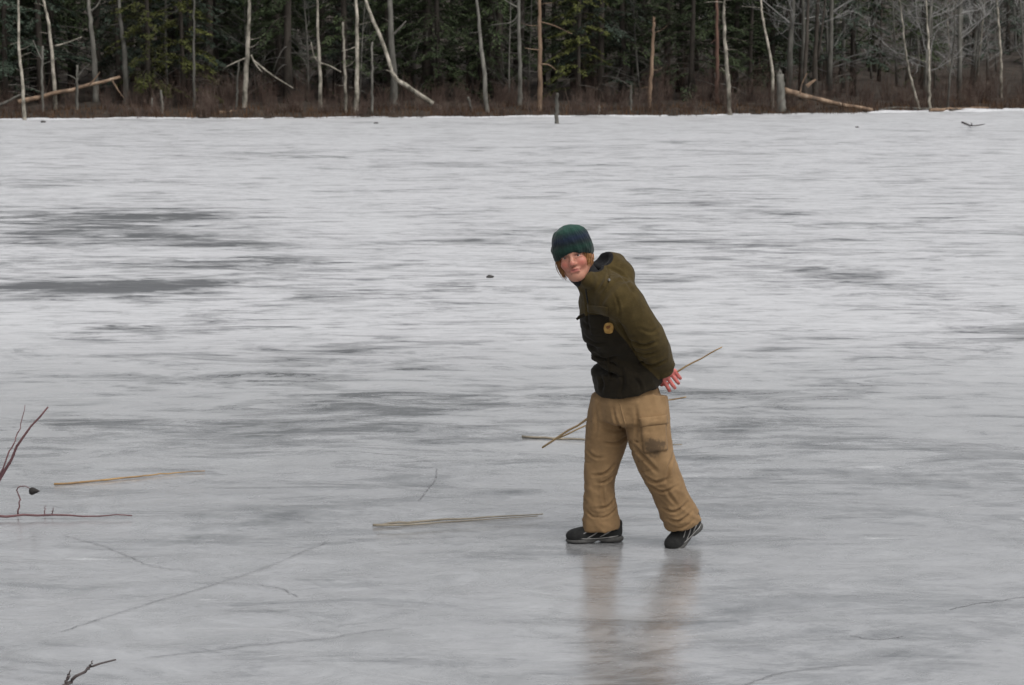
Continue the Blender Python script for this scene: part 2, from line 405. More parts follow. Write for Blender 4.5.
# ------------------------------------------------------------------ evergreens
def leaf_quads(b, C, D, S, L, W, mi=0):
    n = len(C)
    V = np.stack([C - D * (0.4 * L)[:, None], C + S * W[:, None], C + D * (0.6 * L)[:, None], C - S * W[:, None]], 1).reshape(-1, 3)
    b.add(V, [(4 * i, 4 * i + 1, 4 * i + 2, 4 * i + 3) for i in range(n)], mi)
def conifer_meshes(seed, H, maxL, needle, live_from, rt=0.13, dens=1.0):
    rg = np.random.default_rng(seed)
    t = MB()
    zz = np.linspace(0, H, 9)
    bend = np.stack([0.06 * np.sin(zz * 0.5 + seed), 0.06 * np.cos(zz * 0.4 + seed), zz], 1); bend[:, :2] -= bend[0, :2]
    rr = rt * (1 - zz / H * 0.93); rr[0] *= 1.35
    t.tube(bend, rr, 8, rough=0.08, rng=rg)
    dead, crown = MB(), MB()
    z = 0.7
    CC, DD, SS, LL, WW = [], [], [], [], []
    while z < H - 0.3:
        fr = z / H
        az = rg.uniform(0, 2 * math.pi)
        live = z > live_from + rg.normal(0, 0.5)
        L = maxL * (1 - fr) ** 0.75 * rg.uniform(0.55, 1.1) * (0.75 if not live else 1)
        base = np.array([np.interp(z, zz, bend[:, 0]), np.interp(z, zz, bend[:, 1]), z])
        out = np.array([math.cos(az), math.sin(az), 0]); sid = np.array([-out[1], out[0], 0])
        s = np.linspace(0, 1, 5)
        up = rg.uniform(-0.05, 0.18) + 0.25 * fr; dr = rg.uniform(0.25, 0.5)
        P = base + out * (s * L)[:, None] + sid * (rg.normal(0, 0.08) * L * s ** 2)[:, None]
        P[:, 2] += L * (up * s - dr * s ** 2)
        if z < 7:
            (crown if live else dead).tube(P, np.linspace(0.018, 0.004, 5) * (0.7 + 0.3 * L), 3, cap=False, mi=1 if live else 0)
        if not live:
            for k in range(rg.integers(1, 4)):
                q = P[rg.integers(1, 4)]; d = out * rg.uniform(0.2, 0.6) + sid * rg.uniform(-0.6, 0.6) + np.array([0, 0, rg.uniform(-0.3, 0.2)])
                dead.tube([q, q + d * 0.5 * rg.uniform(0.4, 1.0), q + d * rg.uniform(0.7, 1)], [0.006, 0.004, 0.002], 3, cap=False)
            z += rg.uniform(0.14, 0.3); continue
        n = int((110 if z < 6.5 else 45) * L / 2.0 * dens)
        big = 1.0 if z < 6.5 else 1.9
        u = rg.uniform(0.16, 1, n) ** 0.8
        pos = np.stack([np.interp(u, s, P[:, k]) for k in range(3)], 1)
        half = (0.34 * (1 - u) + 0.10) * L * 0.55
        lat = rg.uniform(-1, 1, n) * half
        pos += sid * lat[:, None] + out * (np.abs(lat) * 0.45)[:, None]
        pos[:, 2] += -0.22 * np.abs(lat) - rg.exponential(0.035, n) + rg.normal(0, 0.02, n)
        d = out * 0.75 + sid * (np.sign(lat) * rg.uniform(0.2, 0.9, n))[:, None] + np.stack([rg.normal(0, .25, n), rg.normal(0, .25, n), rg.normal(-0.3, .25, n)], 1)
        d /= np.linalg.norm(d, axis=1)[:, None]
        sv = np.cross(d, np.stack([rg.normal(0, .45, n), rg.normal(0, .45, n), np.ones(n)], 1)); sv /= np.linalg.norm(sv, axis=1)[:, None]
        CC.append(pos); DD.append(d); SS.append(sv)
        LL.append(rg.uniform(0.10, 0.24, n) * big); WW.append(rg.uniform(0.018, 0.04, n) * big)
        z += rg.uniform(0.06, 0.15) * (1 if z < 6.5 else 1.6)
    leaf_quads(crown, np.concatenate(CC), np.concatenate(DD), np.concatenate(SS), np.concatenate(LL), np.concatenate(WW))
    return (t.mesh('trunk', M['bark_dark'], True), crown.mesh('crown', [needle, M['bark_dark']]), dead.mesh('dead_branches', M['branch_grey']) if dead.n else None)
CON = []
for sd_, H, mL, nd, lf, rt in [(1, 15, 2.6, 'needles', 1.6, .16), (2, 13, 2.3, 'needles', 0.7, .13), (3, 12, 2.1, 'needles_olive', 0.5, .12),
                               (4, 16, 2.9, 'needles', 3.0, .18), (5, 11, 2.0, 'needles_olive', 1.0, .11), (6, 14, 2.4, 'needles_blue', 0.9, .14), (7, 9, 1.9, 'needles', 0.5, .10)]:
    CON.append(conifer_meshes(sd_, H, mL, M[nd], lf, rt))
def conifer(kind, X, Y, rz, sc, label, group='evergreens of the far wood'):
    r = empty('evergreen_tree', on_bank(X, Y) - [0, 0, 0.05])
    r.rotation_euler.z = rz; r.scale = (sc, sc, sc)
    tm, cm, dm = CON[kind]
    link('trunk', tm, r); link('crown', cm, r)['kind'] = 'stuff'
    if dm: link('dead_branches', dm, r)['kind'] = 'stuff'
    return tag(r, label, 'tree', group)
# the ones that can be told apart, by picture column and distance behind the shore
FR = [(8, 5.0, 5, .9, 'dark green evergreen at the left edge behind slim pale birches'),
      (150, 4.2, 2, 1.0, 'yellow green evergreen with low boughs near the left fallen trunk'),
      (186, 5.5, 4, 1.0, 'olive evergreen beside the low yellow green one on the left'),
      (290, 5.0, 3, 1.0, 'tall dark evergreen with bare dead lower branches right of tan trunk'),
      (345, 7.0, 0, 1.0, 'dark evergreen behind the white barked dead trunk'),
      (440, 6.5, 1, 1.0, 'dark evergreen between the leaning broken trunk and the slanting pole'),
      (500, 7.5, 3, 1.0, 'shaded evergreen behind the slanting grey pole'),
      (578, 5.0, 4, 0.95, 'olive evergreen right of the orange barked dead trunk'),
      (622, 7.0, 0, 1.0, 'dark evergreen left of the broken topped pole'),
      (690, 5.5, 1, 1.0, 'dark evergreen between the broken topped pole and whitish dead trunk'),
      (748, 7.5, 6, 1.1, 'small dark evergreen behind the curved thin pole'),
      (800, 9.0, 5, 1.0, 'bluish evergreen behind the tall split stump')]
rg = np.random.default_rng(11)
for px, s, k, sc, lab in FR:
    X0 = ground(px, 117)[0]; Y0_ = float(shoreY(X0)) + s
    conifer(k, (px - 512) / FPX * Y0_, Y0_, rg.uniform(0, 6.28), sc, lab)
placed = []
def spot_ok(X, Y, dmin):
    for (a, c) in placed:
        if (a - X) ** 2 + (c - Y) ** 2 < dmin * dmin: return False
    placed.append((X, Y)); return True
tries = 0; cnt = 0
while cnt < 175 and tries < 6000:
    tries += 1
    s = 6 + 34 * rg.uniform() ** 1.15
    X = rg.uniform(-43, 17 + 0.25 * s)
    Y = float(shoreY(X)) + s
    if X > 12.5 and rg.uniform() < 0.5: continue
    if not spot_ok(X, Y, 1.6): continue
    cnt += 1
    conifer(int(rg.choice([0, 1, 1, 3, 3, 5, 6])), X, Y, rg.uniform(0, 6.28), rg.uniform(0.85, 1.15), 'dark evergreen in the dense shaded wood behind the shoreline')
cnt = 0
while cnt < 26:
    X = rg.uniform(12, 48); s = rg.uniform(26, 70); Y = float(shoreY(X)) + s
    if not spot_ok(X, Y, 2.5): continue
    cnt += 1
    conifer(int(rg.choice([5, 6, 5, 1])), X, Y, rg.uniform(0, 6.28), rg.uniform(0.8, 1.1), 'distant evergreen deep in the hazy wood on the right')  # bluish needles picked more often, their colour standing in for haze

# ------------------------------------------------------------------ bare trees
def bare_tree_meshes(seed, H, r0, lean=0.05, first=0.25, nb=14, blen=2.2):
    rg = np.random.default_rng(seed)
    t, br = MB(), MB()
    zz = np.linspace(0, H, 8)
    az = rg.uniform(0, 6.28)
    path = np.stack([lean * zz * math.cos(az) + 0.1 * np.sin(zz * 0.6 + seed), lean * zz * math.sin(az) + 0.1 * np.cos(zz * 0.5 + seed), zz], 1)
    path[:, :2] -= path[0, :2]
    rr = r0 * (1 - zz / H * 0.88); rr[0] *= 1.3
    t.tube(path, rr, 7, rough=0.06, rng=rg)
    def branch(p, d, L, r, lv):
        n = 5; pts = [p]; dd = d.copy()
        for i in range(n - 1):
            dd = dd + rg.normal(0, 0.16, 3) + np.array([0, 0, 0.07]); dd /= np.linalg.norm(dd)
            pts.append(pts[-1] + dd * L / (n - 1))
        br.tube(pts, np.linspace(r, r * 0.3, n), 3, cap=False)
        if lv > 0:
            for k in range(rg.integers(3, 6)):
                i = rg.integers(1, n); e = dd + rg.normal(0, 0.55, 3); e /= np.linalg.norm(e)
                branch(pts[i], e, L * rg.uniform(0.35, 0.6), r * 0.5, lv - 1)
    for k in range(nb):
        z = H * rg.uniform(first, 0.97)
        p = np.array([np.interp(z, zz, path[:, j]) for j in range(3)])
        a = rg.uniform(0, 6.28); d = np.array([math.cos(a), math.sin(a), rg.uniform(0.2, 0.9)]); d /= np.linalg.norm(d)
        branch(p, d, blen * (1.1 - z / H) * rg.uniform(0.6, 1.2) + 0.4, r0 * 0.3, 2)
    return t, br
BT = []
for i, (H, r0, ln, fi, nb, bl, bk) in enumerate([(11, .08, .04, .07, 24, 1.9, 'bark_grey'), (9, .06, .08, .06, 20, 1.7, 'bark_grey'), (13, .11, .03, .2, 18, 2.4, 'bark_grey'),
                                          (10, .055, .03, .15, 12, 1.5, 'bark_pale'), (8, .05, .12, .05, 18, 1.6, 'bark_grey')]):
    t, br = bare_tree_meshes(100 + i, H, r0, ln, fi, nb, bl)
    BT.append((t.mesh('trunk', M[bk], True), br.mesh('branches', M['branch_grey']), br.mesh('branches', M['branch_hazed'])))
def bare_tree(kind, X, Y, rz, sc, label, group):
    r = empty('bare_tree', on_bank(X, Y) - [0, 0, 0.05]); r.rotation_euler.z = rz; r.scale = (sc,) * 3
    link('trunk', BT[kind][0], r); link('branches', BT[kind][2 if X > 11.5 else 1], r)['kind'] = 'stuff'
    return tag(r, label, 'tree', group)
cnt = 0
while cnt < 120:
    X = rg.uniform(11.5, 46); s = 4 + 55 * rg.uniform() ** 1.2; Y = float(shoreY(X)) + s
    if not spot_ok(X, Y, 0.9): continue
    cnt += 1
    bare_tree(int(rg.choice([0, 0, 1, 2, 4, 3])), X, Y, rg.uniform(0, 6.28), rg.uniform(0.8, 1.2), 'slender grey leafless tree in the hazy wood on the right', 'leafless trees on the right')
cnt = 0
while cnt < 26:
    X = rg.uniform(-30, 12); s = 3.5 + 16 * rg.uniform(); Y = float(shoreY(X)) + s
    if not spot_ok(X, Y, 0.9): continue
    cnt += 1
    bare_tree(int(rg.choice([0, 1, 1, 4])), X, Y, rg.uniform(0, 6.28), rg.uniform(0.6, 1.0), 'thin leafless tree standing among the dark evergreens', 'leafless trees among the evergreens')

# ------------------------------------------------------------------ dead trunks and poles along the shore, one by one
def snag(name, pix, wpx, bark, label, s, extend=0.0, twigs=0, limbs=(), seed=0, cat='tree', group=None, flare=1.25, z_sink=0.15, jag=False, tip=None):
    """pix: picture points from the foot up, at one distance s metres behind the shore; extend: metres of trunk above the last point"""
    rg = np.random.default_rng(700 + seed)
    X0 = ground(pix[0][0], 117)[0]
    Y = float(shoreY(X0)) + s
    base = at(pix[0][0], pix[0][1], Y)
    gz = float(bank_z(base[0], Y)) if s > 0.4 else 0.0
    foot = np.array([base[0], Y, gz - z_sink])
    P = [foot] + [at(x, y, Y + rg.normal(0, 0.04)) for x, y in pix[1:]]
    if P[1][2] < foot[2] + 0.2: P.pop(1)
    if extend:
        d = P[-1] - P[-2]; d /= np.linalg.norm(d)
        d2 = d + [rg.normal(0, .03), rg.normal(0, .05), 0]
        P.append(P[-1] + d2 * extend * 0.5); P.append(P[-1] + (d2 + [rg.normal(0, .05), 0, 0]) * extend * 0.5)
    P = np.array(P)
    C = curve(P, 7 + 3 * len(P))
    C[1:-1, 0] += rg.normal(0, 0.012, len(C) - 2)
    L = np.linspace(0, 1, len(C))
    r = wpx / FPX * Y / 2
    R = r * (1.08 - (0.75 if extend else 0.35) * L); R[0] *= flare; 
    if tip: R[-1] *= tip
    root = empty(name, foot + [0, 0, z_sink])
    t = MB(); t.tube(C - root_loc(root), R, 9, rough=0.10, rng=rg)
    if jag:      # splintered top
        top = C[-1] - root_loc(root)
        for k in range(5):
            a = rg.uniform(0, 6.28); q = top + [R[-1] * 0.5 * math.cos(a), R[-1] * 0.5 * math.sin(a), -0.05]
            t.tube([q, q + [rg.normal(0, .02), rg.normal(0, .02), rg.uniform(.1, .3)]], [R[-1] * 0.5, 0.005], 4)
    t.build('trunk', M[bark], root, smooth=True)
    for k in range(twigs):
        i = rg.integers(len(C) // 4, len(C)); q = C[i] - root_loc(root)
        a = rg.uniform(0, 6.28); d = np.array([math.cos(a), math.sin(a) * 0.6, rg.uniform(-0.2, 0.5)])
        b = MB(); l = rg.uniform(0.25, 0.9)
        pts = curve([q, q + d * l * 0.5 + [0, 0, -0.03], q + d * l + [0, 0, rg.uniform(-0.15, 0.1)]], 6)
        b.tube(pts, np.linspace(0.014, 0.004, 6), 4)
        b.build('branch', M[bark], root)
    for lim, lw in limbs:
        b = MB(); pts = curve([at(x, y, Y - 0.02 - 0.05 * k) for k, (x, y) in enumerate(lim)], 9) - root_loc(root)
        b.tube(pts, np.linspace(lw, lw * 0.45, 9) / FPX * Y / 2, 5, rough=0.08, rng=rg)
        b.build('branch', M[bark], root, smooth=True)
    return tag(root, label, cat, group)
def root_loc(o): return np.array(o.location[:])

DG = 'standing dead trunks along the far shore'
snag('birch_tree', [(25, 122), (22, 80), (19, 45), (18, 0)], 3.4, 'bark_pale', 'slim pale birch standing in the ice at the far left', -0.6, 4, 5, seed=1, group=DG)
snag('birch_tree', [(55, 92), (51, 45), (47, 15), (43, 0)], 3.6, 'bark_pale', 'pale leaning birch with a side branch above the left fallen trunk', 2.6, 4, 4, [([(55, 46), (66, 43), (82, 37)], 2.0)], 2, group=DG)
snag('birch_tree', [(43, 108), (42, 75), (43, 46)], 2.6, 'bark_grey', 'short thin grey pole between two slim left birches', 1.8, 0, 4, [([(42, 60), (38, 52), (33, 40)], 1.4)], 3, group=DG)
snag('dead_trunk', [(96, 100), (94, 55), (90, 15), (89, 0)], 5.5, 'bark_grey', 'grey trunk in the shade left of the yellow green evergreen', 5, 6, 5, [([(90, 12), (97, 6), (103, -5)], 2.5)], 4, group=DG)
snag('dead_trunk', [(126, 100), (125, 60), (121, 25), (119, 0)], 5.2, 'bark_grey', 'mossy grey trunk just left of the yellow green evergreen', 4, 6, 3, seed=5, group=DG)
snag('dead_trunk', [(194, 108), (194, 70), (194, 30), (194, 0)], 2.8, 'bark_grey', 'thin grey pole behind the olive evergreen on the left', 3, 5, 4, seed=6, group=DG)
snag('dead_trunk', [(244, 112), (246, 75), (248, 35), (249, 0)], 5.0, 'bark_pale', 'thick pale dead trunk with peeled patches in left third', 1.4, 6, 4,
     [([(246, 58), (236, 62), (224, 68)], 1.8), ([(251, 55), (256, 65), (262, 72)], 2), ([(253, 60), (272, 75), (293, 88)], 2.2)], 7, group=DG)
snag('dead_trunk', [(237, 108), (237, 90), (239, 60)], 2.2, 'bark_grey', 'short grey pole beside the thick pale peeled trunk', 1.7, 0, 2, seed=8, group=DG)
snag('dead_trunk', [(321, 111), (320, 75), (318, 35), (317, 0)], 3.8, 'bark_pale', 'straight pale dead trunk left of the white barked pair', 1.3, 5, 3,
     [([(319, 62), (314, 56), (311, 42)], 1.6), ([(320, 63), (330, 66), (341, 72)], 2.0)], 9, group=DG)
snag('dead_trunk', [(346, 112), (345, 72), (344, 48), (343, 22)], 2.8, 'bark_pale', 'short pale pole just left of the white barked trunk', 1.5, 0, 2, seed=10, group=DG)
snag('dead_trunk', [(356, 113), (357, 75), (357, 35), (356, 0)], 4.6, 'bark_pale', 'white barked dead trunk standing left of the leaning broken one', 1.2, 5, 5, [([(357, 46), (350, 49), (342, 51)], 1.4)], 11, group=DG)
snag('dead_trunk', [(372, 112), (372, 75), (372.5, 42)], 2.6, 'bark_grey', 'short grey stick upright beneath the leaning broken trunk', 1.2, 0, 2, seed=12, group=DG)
snag('dead_trunk', [(394, 112), (394, 78), (391, 40), (390, 0)], 7.8, 'bark_grey', 'thick grey trunk with flared foot behind leaning broken trunk', 2.6, 7, 3,
     [([(393, 35), (400, 28), (406, 21)], 3.0)], 13, group=DG, flare=2.0)
snag('dead_trunk', [(488, 116), (484, 75), (480, 35), (477, 0)], 4.4, 'bark_grey', 'slanting grey pole at the ice edge left of centre', 0.5, 5, 3, seed=15, group=DG)
snag('dead_trunk', [(474, 116), (471, 107), (468, 97)], 3.0, 'bark_grey', 'short leaning stub beside the slanting grey pole', 0.4, 0, 0, seed=16, cat='stump')
snag('dead_trunk', [(520, 110), (520, 75), (519, 35), (519, 0)], 4.6, 'bark_grey', 'grey trunk with crooked limbs left of orange barked one', 2.4, 6, 4,
     [([(519, 14), (512, 22), (500, 24), (490, 25)], 1.8), ([(519, 8), (508, 2), (498, -6)], 1.6)], 17, group=DG)
snag('dead_trunk', [(540, 112), (540, 75), (539.5, 35), (539, 0)], 5.0, 'bark_tan', 'orange barked dead trunk near the centre of the shore', 1.2, 6, 2,
     [([(541, 22), (555, 26), (572, 34)], 1.5), ([(541, 64), (549, 65), (556, 70)], 1.6), ([(539, 50), (531, 49), (525, 48)], 1.2)], 18, group=DG)
snag('wooden_post', [(557, 124), (557, 108), (557, 93)], 4.2, 'bark_grey', 'grey weathered post standing in the ice before the shore', -8.5 + 0.0, 0, 0, seed=19, cat='post', flare=1.0, jag=False)
snag('dead_trunk', [(599, 114), (599, 105)], 2.2, 'bark_pale', 'tiny pale stub at the shore right of the weathered post', 0.8, 0, 0, seed=20, cat='stump')
snag('dead_trunk', [(631, 113), (631, 98), (631, 85)], 3.0, 'bark_grey', 'short grey stub left of the broken topped pole', 1.3, 0, 1, seed=21, cat='stump')
snag('dead_trunk', [(649, 110), (651, 75), (653, 45), (654, 22)], 3.8, 'bark_tan', 'broken topped pole with pale top and orange foot', 1.8, 0, 5, seed=22, group=DG, jag=True)
snag('dead_trunk', [(717, 112), (717, 70), (717, 35), (717, 0)], 4.0, 'bark_red', 'reddish brown trunk left of the whitish dead trunk', 3.4, 7, 4, seed=23, group=DG)
snag('dead_trunk', [(730, 116), (728, 80), (725, 45), (724, 14)], 4.4, 'bark_pale', 'whitish dead trunk at the ice edge right of centre', 0.5, 0.8, 8, seed=24, group=DG)
snag('dead_trunk', [(773, 105), (772, 70), (767, 40), (762, 14), (761, 0)], 3.0, 'bark_pale', 'thin curved pale pole above the split stump', 2.4, 4, 2, seed=25, group=DG)
snag('split_stump', [(781, 114), (781, 98), (780, 74)], 9.5, 'bark_grey', 'thick split grey stump at the head of the right fallen trunk', 1.0, 0, 0, seed=26, cat='stump', jag=True, flare=1.3)
snag('dead_trunk', [(805, 108), (805, 70), (807, 35), (808, 0)], 4.5, 'bark_dark', 'dark trunk right of the split stump, left of its taller twin', 4, 7, 3, seed=27, group=DG)
snag('dead_trunk', [(815, 108), (815, 65), (817, 30), (818, 0)], 5.5, 'bark_dark', 'thicker dark trunk standing right of its slimmer dark twin', 5, 7, 3, [([(818, 60), (822, 30), (826, -5)], 3.0)], 28, group=DG)
snag('dead_trunk', [(920, 110), (914, 90), (909, 70), (905, 45)], 2.6, 'bark_pale', 'thin pale pole leaning left in the right wood', 1.5, 3, 3, seed=29, group=DG)
snag('dead_trunk', [(930, 111), (929, 85), (929, 60), (928, 30)], 3.0, 'bark_pale', 'upright pale pole beside the leaning thin one on the right', 1.5, 4, 4, seed=30, group=DG)
snag('dead_trunk', [(948, 109), (949, 85), (953, 55), (954, 40)], 2.4, 'bark_grey', 'thin grey pole right of the upright pale pole', 1.5, 2, 4, seed=31, group=DG)
snag('birch_tree', [(1001, 100), (1001, 60), (999, 30), (997, 0)], 3.0, 'bark_pale', 'pale birch standing at the far right of the wood', 8, 5, 5, seed=32, group=DG)
snag('forked_snag', [(77, 112), (77, 90), (77, 65)], 3.0, 'bark_grey', 'small forked dead stem above the left fallen trunk', 1.6, 0, 1, [([(77, 78), (83, 70), (89, 64)], 1.8), ([(77, 80), (71, 76), (64, 74)], 1.4)], 33, cat='tree')
snag('dead_trunk', [(162, 113), (162, 104), (161, 90)], 3.0, 'bark_grey', 'short grey stub below the yellow green evergreen', 1.2, 0, 0, seed=34, cat='stump')
snag('dead_trunk', [(152, 113), (152, 98)], 2.2, 'bark_grey', 'tiny grey stub left of a stouter one below the evergreen', 1.3, 0, 0, seed=35, cat='stump')

def log(name, pix, wpx, bark, label, s, limbs=(), seed=0):
    "a fallen trunk lying along picture points, each with its own distance behind the shore"
    rg = np.random.default_rng(900 + seed)
    pts = []
    for k, (x, y) in enumerate(pix):
        ss = s[k] if isinstance(s, (list, tuple)) else s
        Y = float(shoreY(ground(x, 117)[0])) + ss
        pts.append(at(x, y, Y))
    C = curve(pts, 14); C[1:-1] += rg.normal(0, 0.015, (12, 3))
    Y = C[0][1]; r = wpx / FPX * Y / 2
    root = empty(name, [C[0][0], C[0][1], min(C[:, 2].min(), C[0][2])])
    t = MB(); t.tube(C - root_loc(root), r * np.linspace(1.1, 0.6, 14), 9, rough=0.12, rng=rg)
    t.build('trunk', M[bark], root, smooth=True)
    for lim, lw in limbs:
        b = MB(); p2 = curve([at(x, y, Y - 0.1) for x, y in lim], 7) - root_loc(root)
        b.tube(p2, np.linspace(lw, lw * 0.4, 7) / FPX * Y / 2, 5)
        b.build('branch', M[bark], root)
    return tag(root, label, 'fallen tree')
log('fallen_tree', [(18, 102), (50, 95), (85, 86), (120, 77)], 5.0, 'bark_tan', 'long pale fallen trunk sloping up behind the left birches', [1.6, 2.2, 2.8, 3.2], [([(88, 86), (94, 80), (100, 72)], 2), ([(112, 80), (118, 90), (124, 98)], 2)], 1)
log('fallen_tree', [(-8, 109), (8, 101), (24, 93)], 3.2, 'bark_grey', 'short grey fallen trunk at the left edge of the shore', [1.2, 1.5, 1.8], (), 2)
log('fallen_log', [(219, 113), (236, 112.5), (254, 113)], 5.0, 'bark_tan', 'orange tan log lying on the shore below the peeled trunk', 0.9, (), 3)
log('fallen_log', [(262, 115.5), (280, 115), (296, 115.5)], 2.6, 'bark_tan', 'low brown log right of the orange tan one', 0.6, (), 4)
log('fallen_tree', [(784, 90), (805, 96), (835, 103), (872, 110)], 5.6, 'bark_tan', 'pale fallen trunk sloping down from the split stump', [1.0, 0.9, 0.8, 0.6], [([(800, 94), (802, 84), (807, 73)], 2.2), ([(807, 86.5), (811, 83), (816, 79.5)], 4.5)], 5)
log('fallen_log', [(930, 110.5), (955, 109), (988, 108)], 3.6, 'bark_tan', 'thin tan log lying at the right end of the shore', [0.9, 1.0, 1.2], (), 6)
log('fallen_log', [(950, 111), (970, 110.5), (987, 111)], 4.0, 'bark_dark', 'dark log half hidden at the right end of the shore', [0.5, 0.5, 0.5], (), 7)
log('fallen_tree', [(868, 111), (900, 108), (940, 108.5)], 3.0, 'bark_grey', 'grey fallen pole past the end of the sloping trunk', [1.6, 1.4, 1.2], (), 8)

log('leaning_tree', [(433, 104), (420, 94.5), (407, 86), (394, 76.5), (387, 56), (378, 32), (367, 5), (362, -12)], 4.8, 'bark_pale', 'pale broken trunk leaning bent across the thick grey one', [1.4, 1.5, 1.6, 1.7, 1.7, 1.7, 1.7, 1.7], [([(394, 77), (391, 72), (386, 70)], 2.5)], 9)
# ------------------------------------------------------------------ leafless brush and dead grass on the bank (a mass nobody could count)
rg = np.random.default_rng(21)
b = MB()
def shrub(cx, cy, h, n, spread):
    gz = float(bank_z(cx, cy))
    for k in range(n):
        a = rg.uniform(0, 6.28); q = np.array([cx + rg.normal(0, .12), cy + rg.normal(0, .12), gz - 0.03])
        d = np.array([math.cos(a) * spread * rg.uniform(0, 1), math.sin(a) * spread * rg.uniform(0, 1), 1.0])
        l = h * rg.uniform(0.5, 1.1)
        p1 = q + d * l * 0.5 + rg.normal(0, .04, 3); p2 = q + d * l + rg.normal(0, .08, 3)
        w = rg.uniform(0.005, 0.011)
        b.tube([q, p1, p2], [w, w * 0.7, w * 0.3], 3, cap=False)
        for j in range(rg.integers(3, 7)):
            f = rg.uniform(0.2, 0.95); s0 = q + (p1 - q) * 2 * f if f < 0.5 else p1 + (p2 - p1) * (2 * f - 1)
            e = d * 0.6 + rg.normal(0, .5, 3); e[2] = abs(e[2])
            s1 = s0 + e * l * rg.uniform(0.1, 0.3)
            b.tube([s0, s1], [w * 0.5, w * 0.2], 3, cap=False)
for k in range(430):
    X = rg.uniform(-30, 36); s = 0.2 + 7 * rg.uniform() ** 1.6; Y = float(shoreY(X)) + s
    px = 512 + FPX * X / Y
    tall = 0.75 + 0.55 * math.exp(-((px - 700) / 110) ** 2) + 0.3 * math.exp(-((px - 205) / 60) ** 2) + 0.35 * math.exp(-((px - 950) / 120) ** 2)
    shrub(X, Y, tall * rg.uniform(0.7, 1.35) * (0.65 + 0.14 * s), int(rg.integers(14, 24)), rg.uniform(0.35, 0.7))
tag(b.build('shoreline_brush', M['brush']), 'reddish brown leafless brush massed along the far bank', 'brush', kind='stuff')
n = 16000
X = rg.uniform(-34, 40, n); s = -0.1 + 2.6 * rg.uniform(0, 1, n) ** 1.5
wv = 0.5 * np.sin(X * 0.8) + 0.35 * np.sin(X * 2.1 + 1) + 0.2 * np.sin(X * 5.3)
Yg = shoreY(X) + s + wv * np.clip(1 - s / 6, 0, 1)
Z = np.maximum(bank_z(X, shoreY(X) + s), 0) - 0.02
h = rg.uniform(0.08, 0.38, n); a = rg.uniform(0, 6.28, n); tl = rg.uniform(0, 0.8, n); w = rg.uniform(0.006, 0.016, n)
ba = np.stack([X, Yg, Z], 1); dr = np.stack([np.cos(a) * tl, np.sin(a) * tl, np.ones(n)], 1)
sv = np.stack([-np.sin(a), np.cos(a), 0 * a], 1) * w[:, None]
V = np.stack([ba - sv, ba + sv, ba + dr * h[:, None]], 1).reshape(-1, 3)
b = MB(); b.add(V, [(3 * i, 3 * i + 1, 3 * i + 2) for i in range(n)])
tag(b.build('dead_grass', M['grass']), 'low tan dead grass along the edge of the ice', 'grass', kind='stuff')

# ------------------------------------------------------------------ small things on the ice
def pebble(px, py, size, label, seed, m='stone', cat='stone', name='stone', flat=0.6):
    g = ground(px, py); rg = np.random.default_rng(seed)
    bm = bmesh.new(); bmesh.ops.create_icosphere(bm, subdivisions=2, radius=size)
    for v in bm.verts:
        k = 1 + 0.35 * noise.noise(v.co / size * 1.3 + Vector((seed, 0, 0)))
        v.co = Vector((v.co.x * k * 1.3, v.co.y * k, max(v.co.z * k * flat, -size * 0.35)))
    me = bpy.data.meshes.new(name); bm.to_mesh(me); bm.free(); me.materials.append(M[m])
    return tag(link(name, me, None, (g[0], g[1], size * 0.3)), label, cat)
pebble(43, 122.5, 0.075, 'small dark stone on the ice by the far left birch', 1)
pebble(376, 123.5, 0.06, 'small dark stone on the ice below the leaning trunk', 2)
pebble(857, 127.5, 0.05, 'small dark stone on the ice off the right shore', 3)
pebble(490, 277.5, 0.03, 'small dark clod on the open ice left of the person', 4)
def twig(name, pix, r, m, label, cat='stick', z=0.007, taper=0.4, forks=(), sides=6, mats=None, lift=None, jit=0.004, seed=0):
    rg = np.random.default_rng(300 + seed)
    P = curve([ground(x, y, z) for x, y in pix], 16); P[1:-1] += rg.normal(0, jit, (14, 3)) * [1, 1, 0.3]
    if lift is not None: P[:, 2] += np.interp(np.linspace(0, 1, 16), np.linspace(0, 1, len(lift)), lift)
    root = empty(name, [P[0][0], P[0][1], 0.0])
    b = MB(); b.tube(P - root_loc(root), r * np.linspace(1, taper, 16), sides, rough=0.1, rng=rg)
    b.build('stem', M[m], root, smooth=True)
    for fk, fr in forks:
        b = MB(); Q = curve([ground(x, y, zz) for x, y, zz in fk], 9) - root_loc(root)
        b.tube(Q, fr * np.linspace(1, 0.5, 9), 5); b.build('side_stem', M[m], root, smooth=True)
    return tag(root, label, cat)
twig('reed_stalk', [(54, 484), (120, 478.5), (160, 474), (205, 471)], 0.0062, 'reed_orange', 'orange dry reed stalk lying on the ice at left', z=0.006, seed=1)
twig('reed_stalk', [(373, 525), (440, 520), (543, 514)], 0.0075, 'reed_grey', 'doubled grey brown reed lying on the ice left of the shoes', z=0.007,
     forks=[([(376, 525.5, .02), (410, 524.5, .02), (460, 521, .02), (538, 516, .02)], 0.005)], seed=2)
twig('reed_stalk', [(522, 436.5), (580, 439.5), (640, 442), (682, 444.5)], 0.008, 'reed_grey', 'thin grey reed lying on the ice behind the legs', seed=3)
twig('reed_stalk', [(962, 122), (972, 125.5), (985, 124)], 0.03, 'twig_dark', 'dark stick lying on the ice off the right shore', z=0.03, seed=4,
     forks=[([(971, 125, .04), (972, 124, .25), (971, 123, .45)], 0.02)])
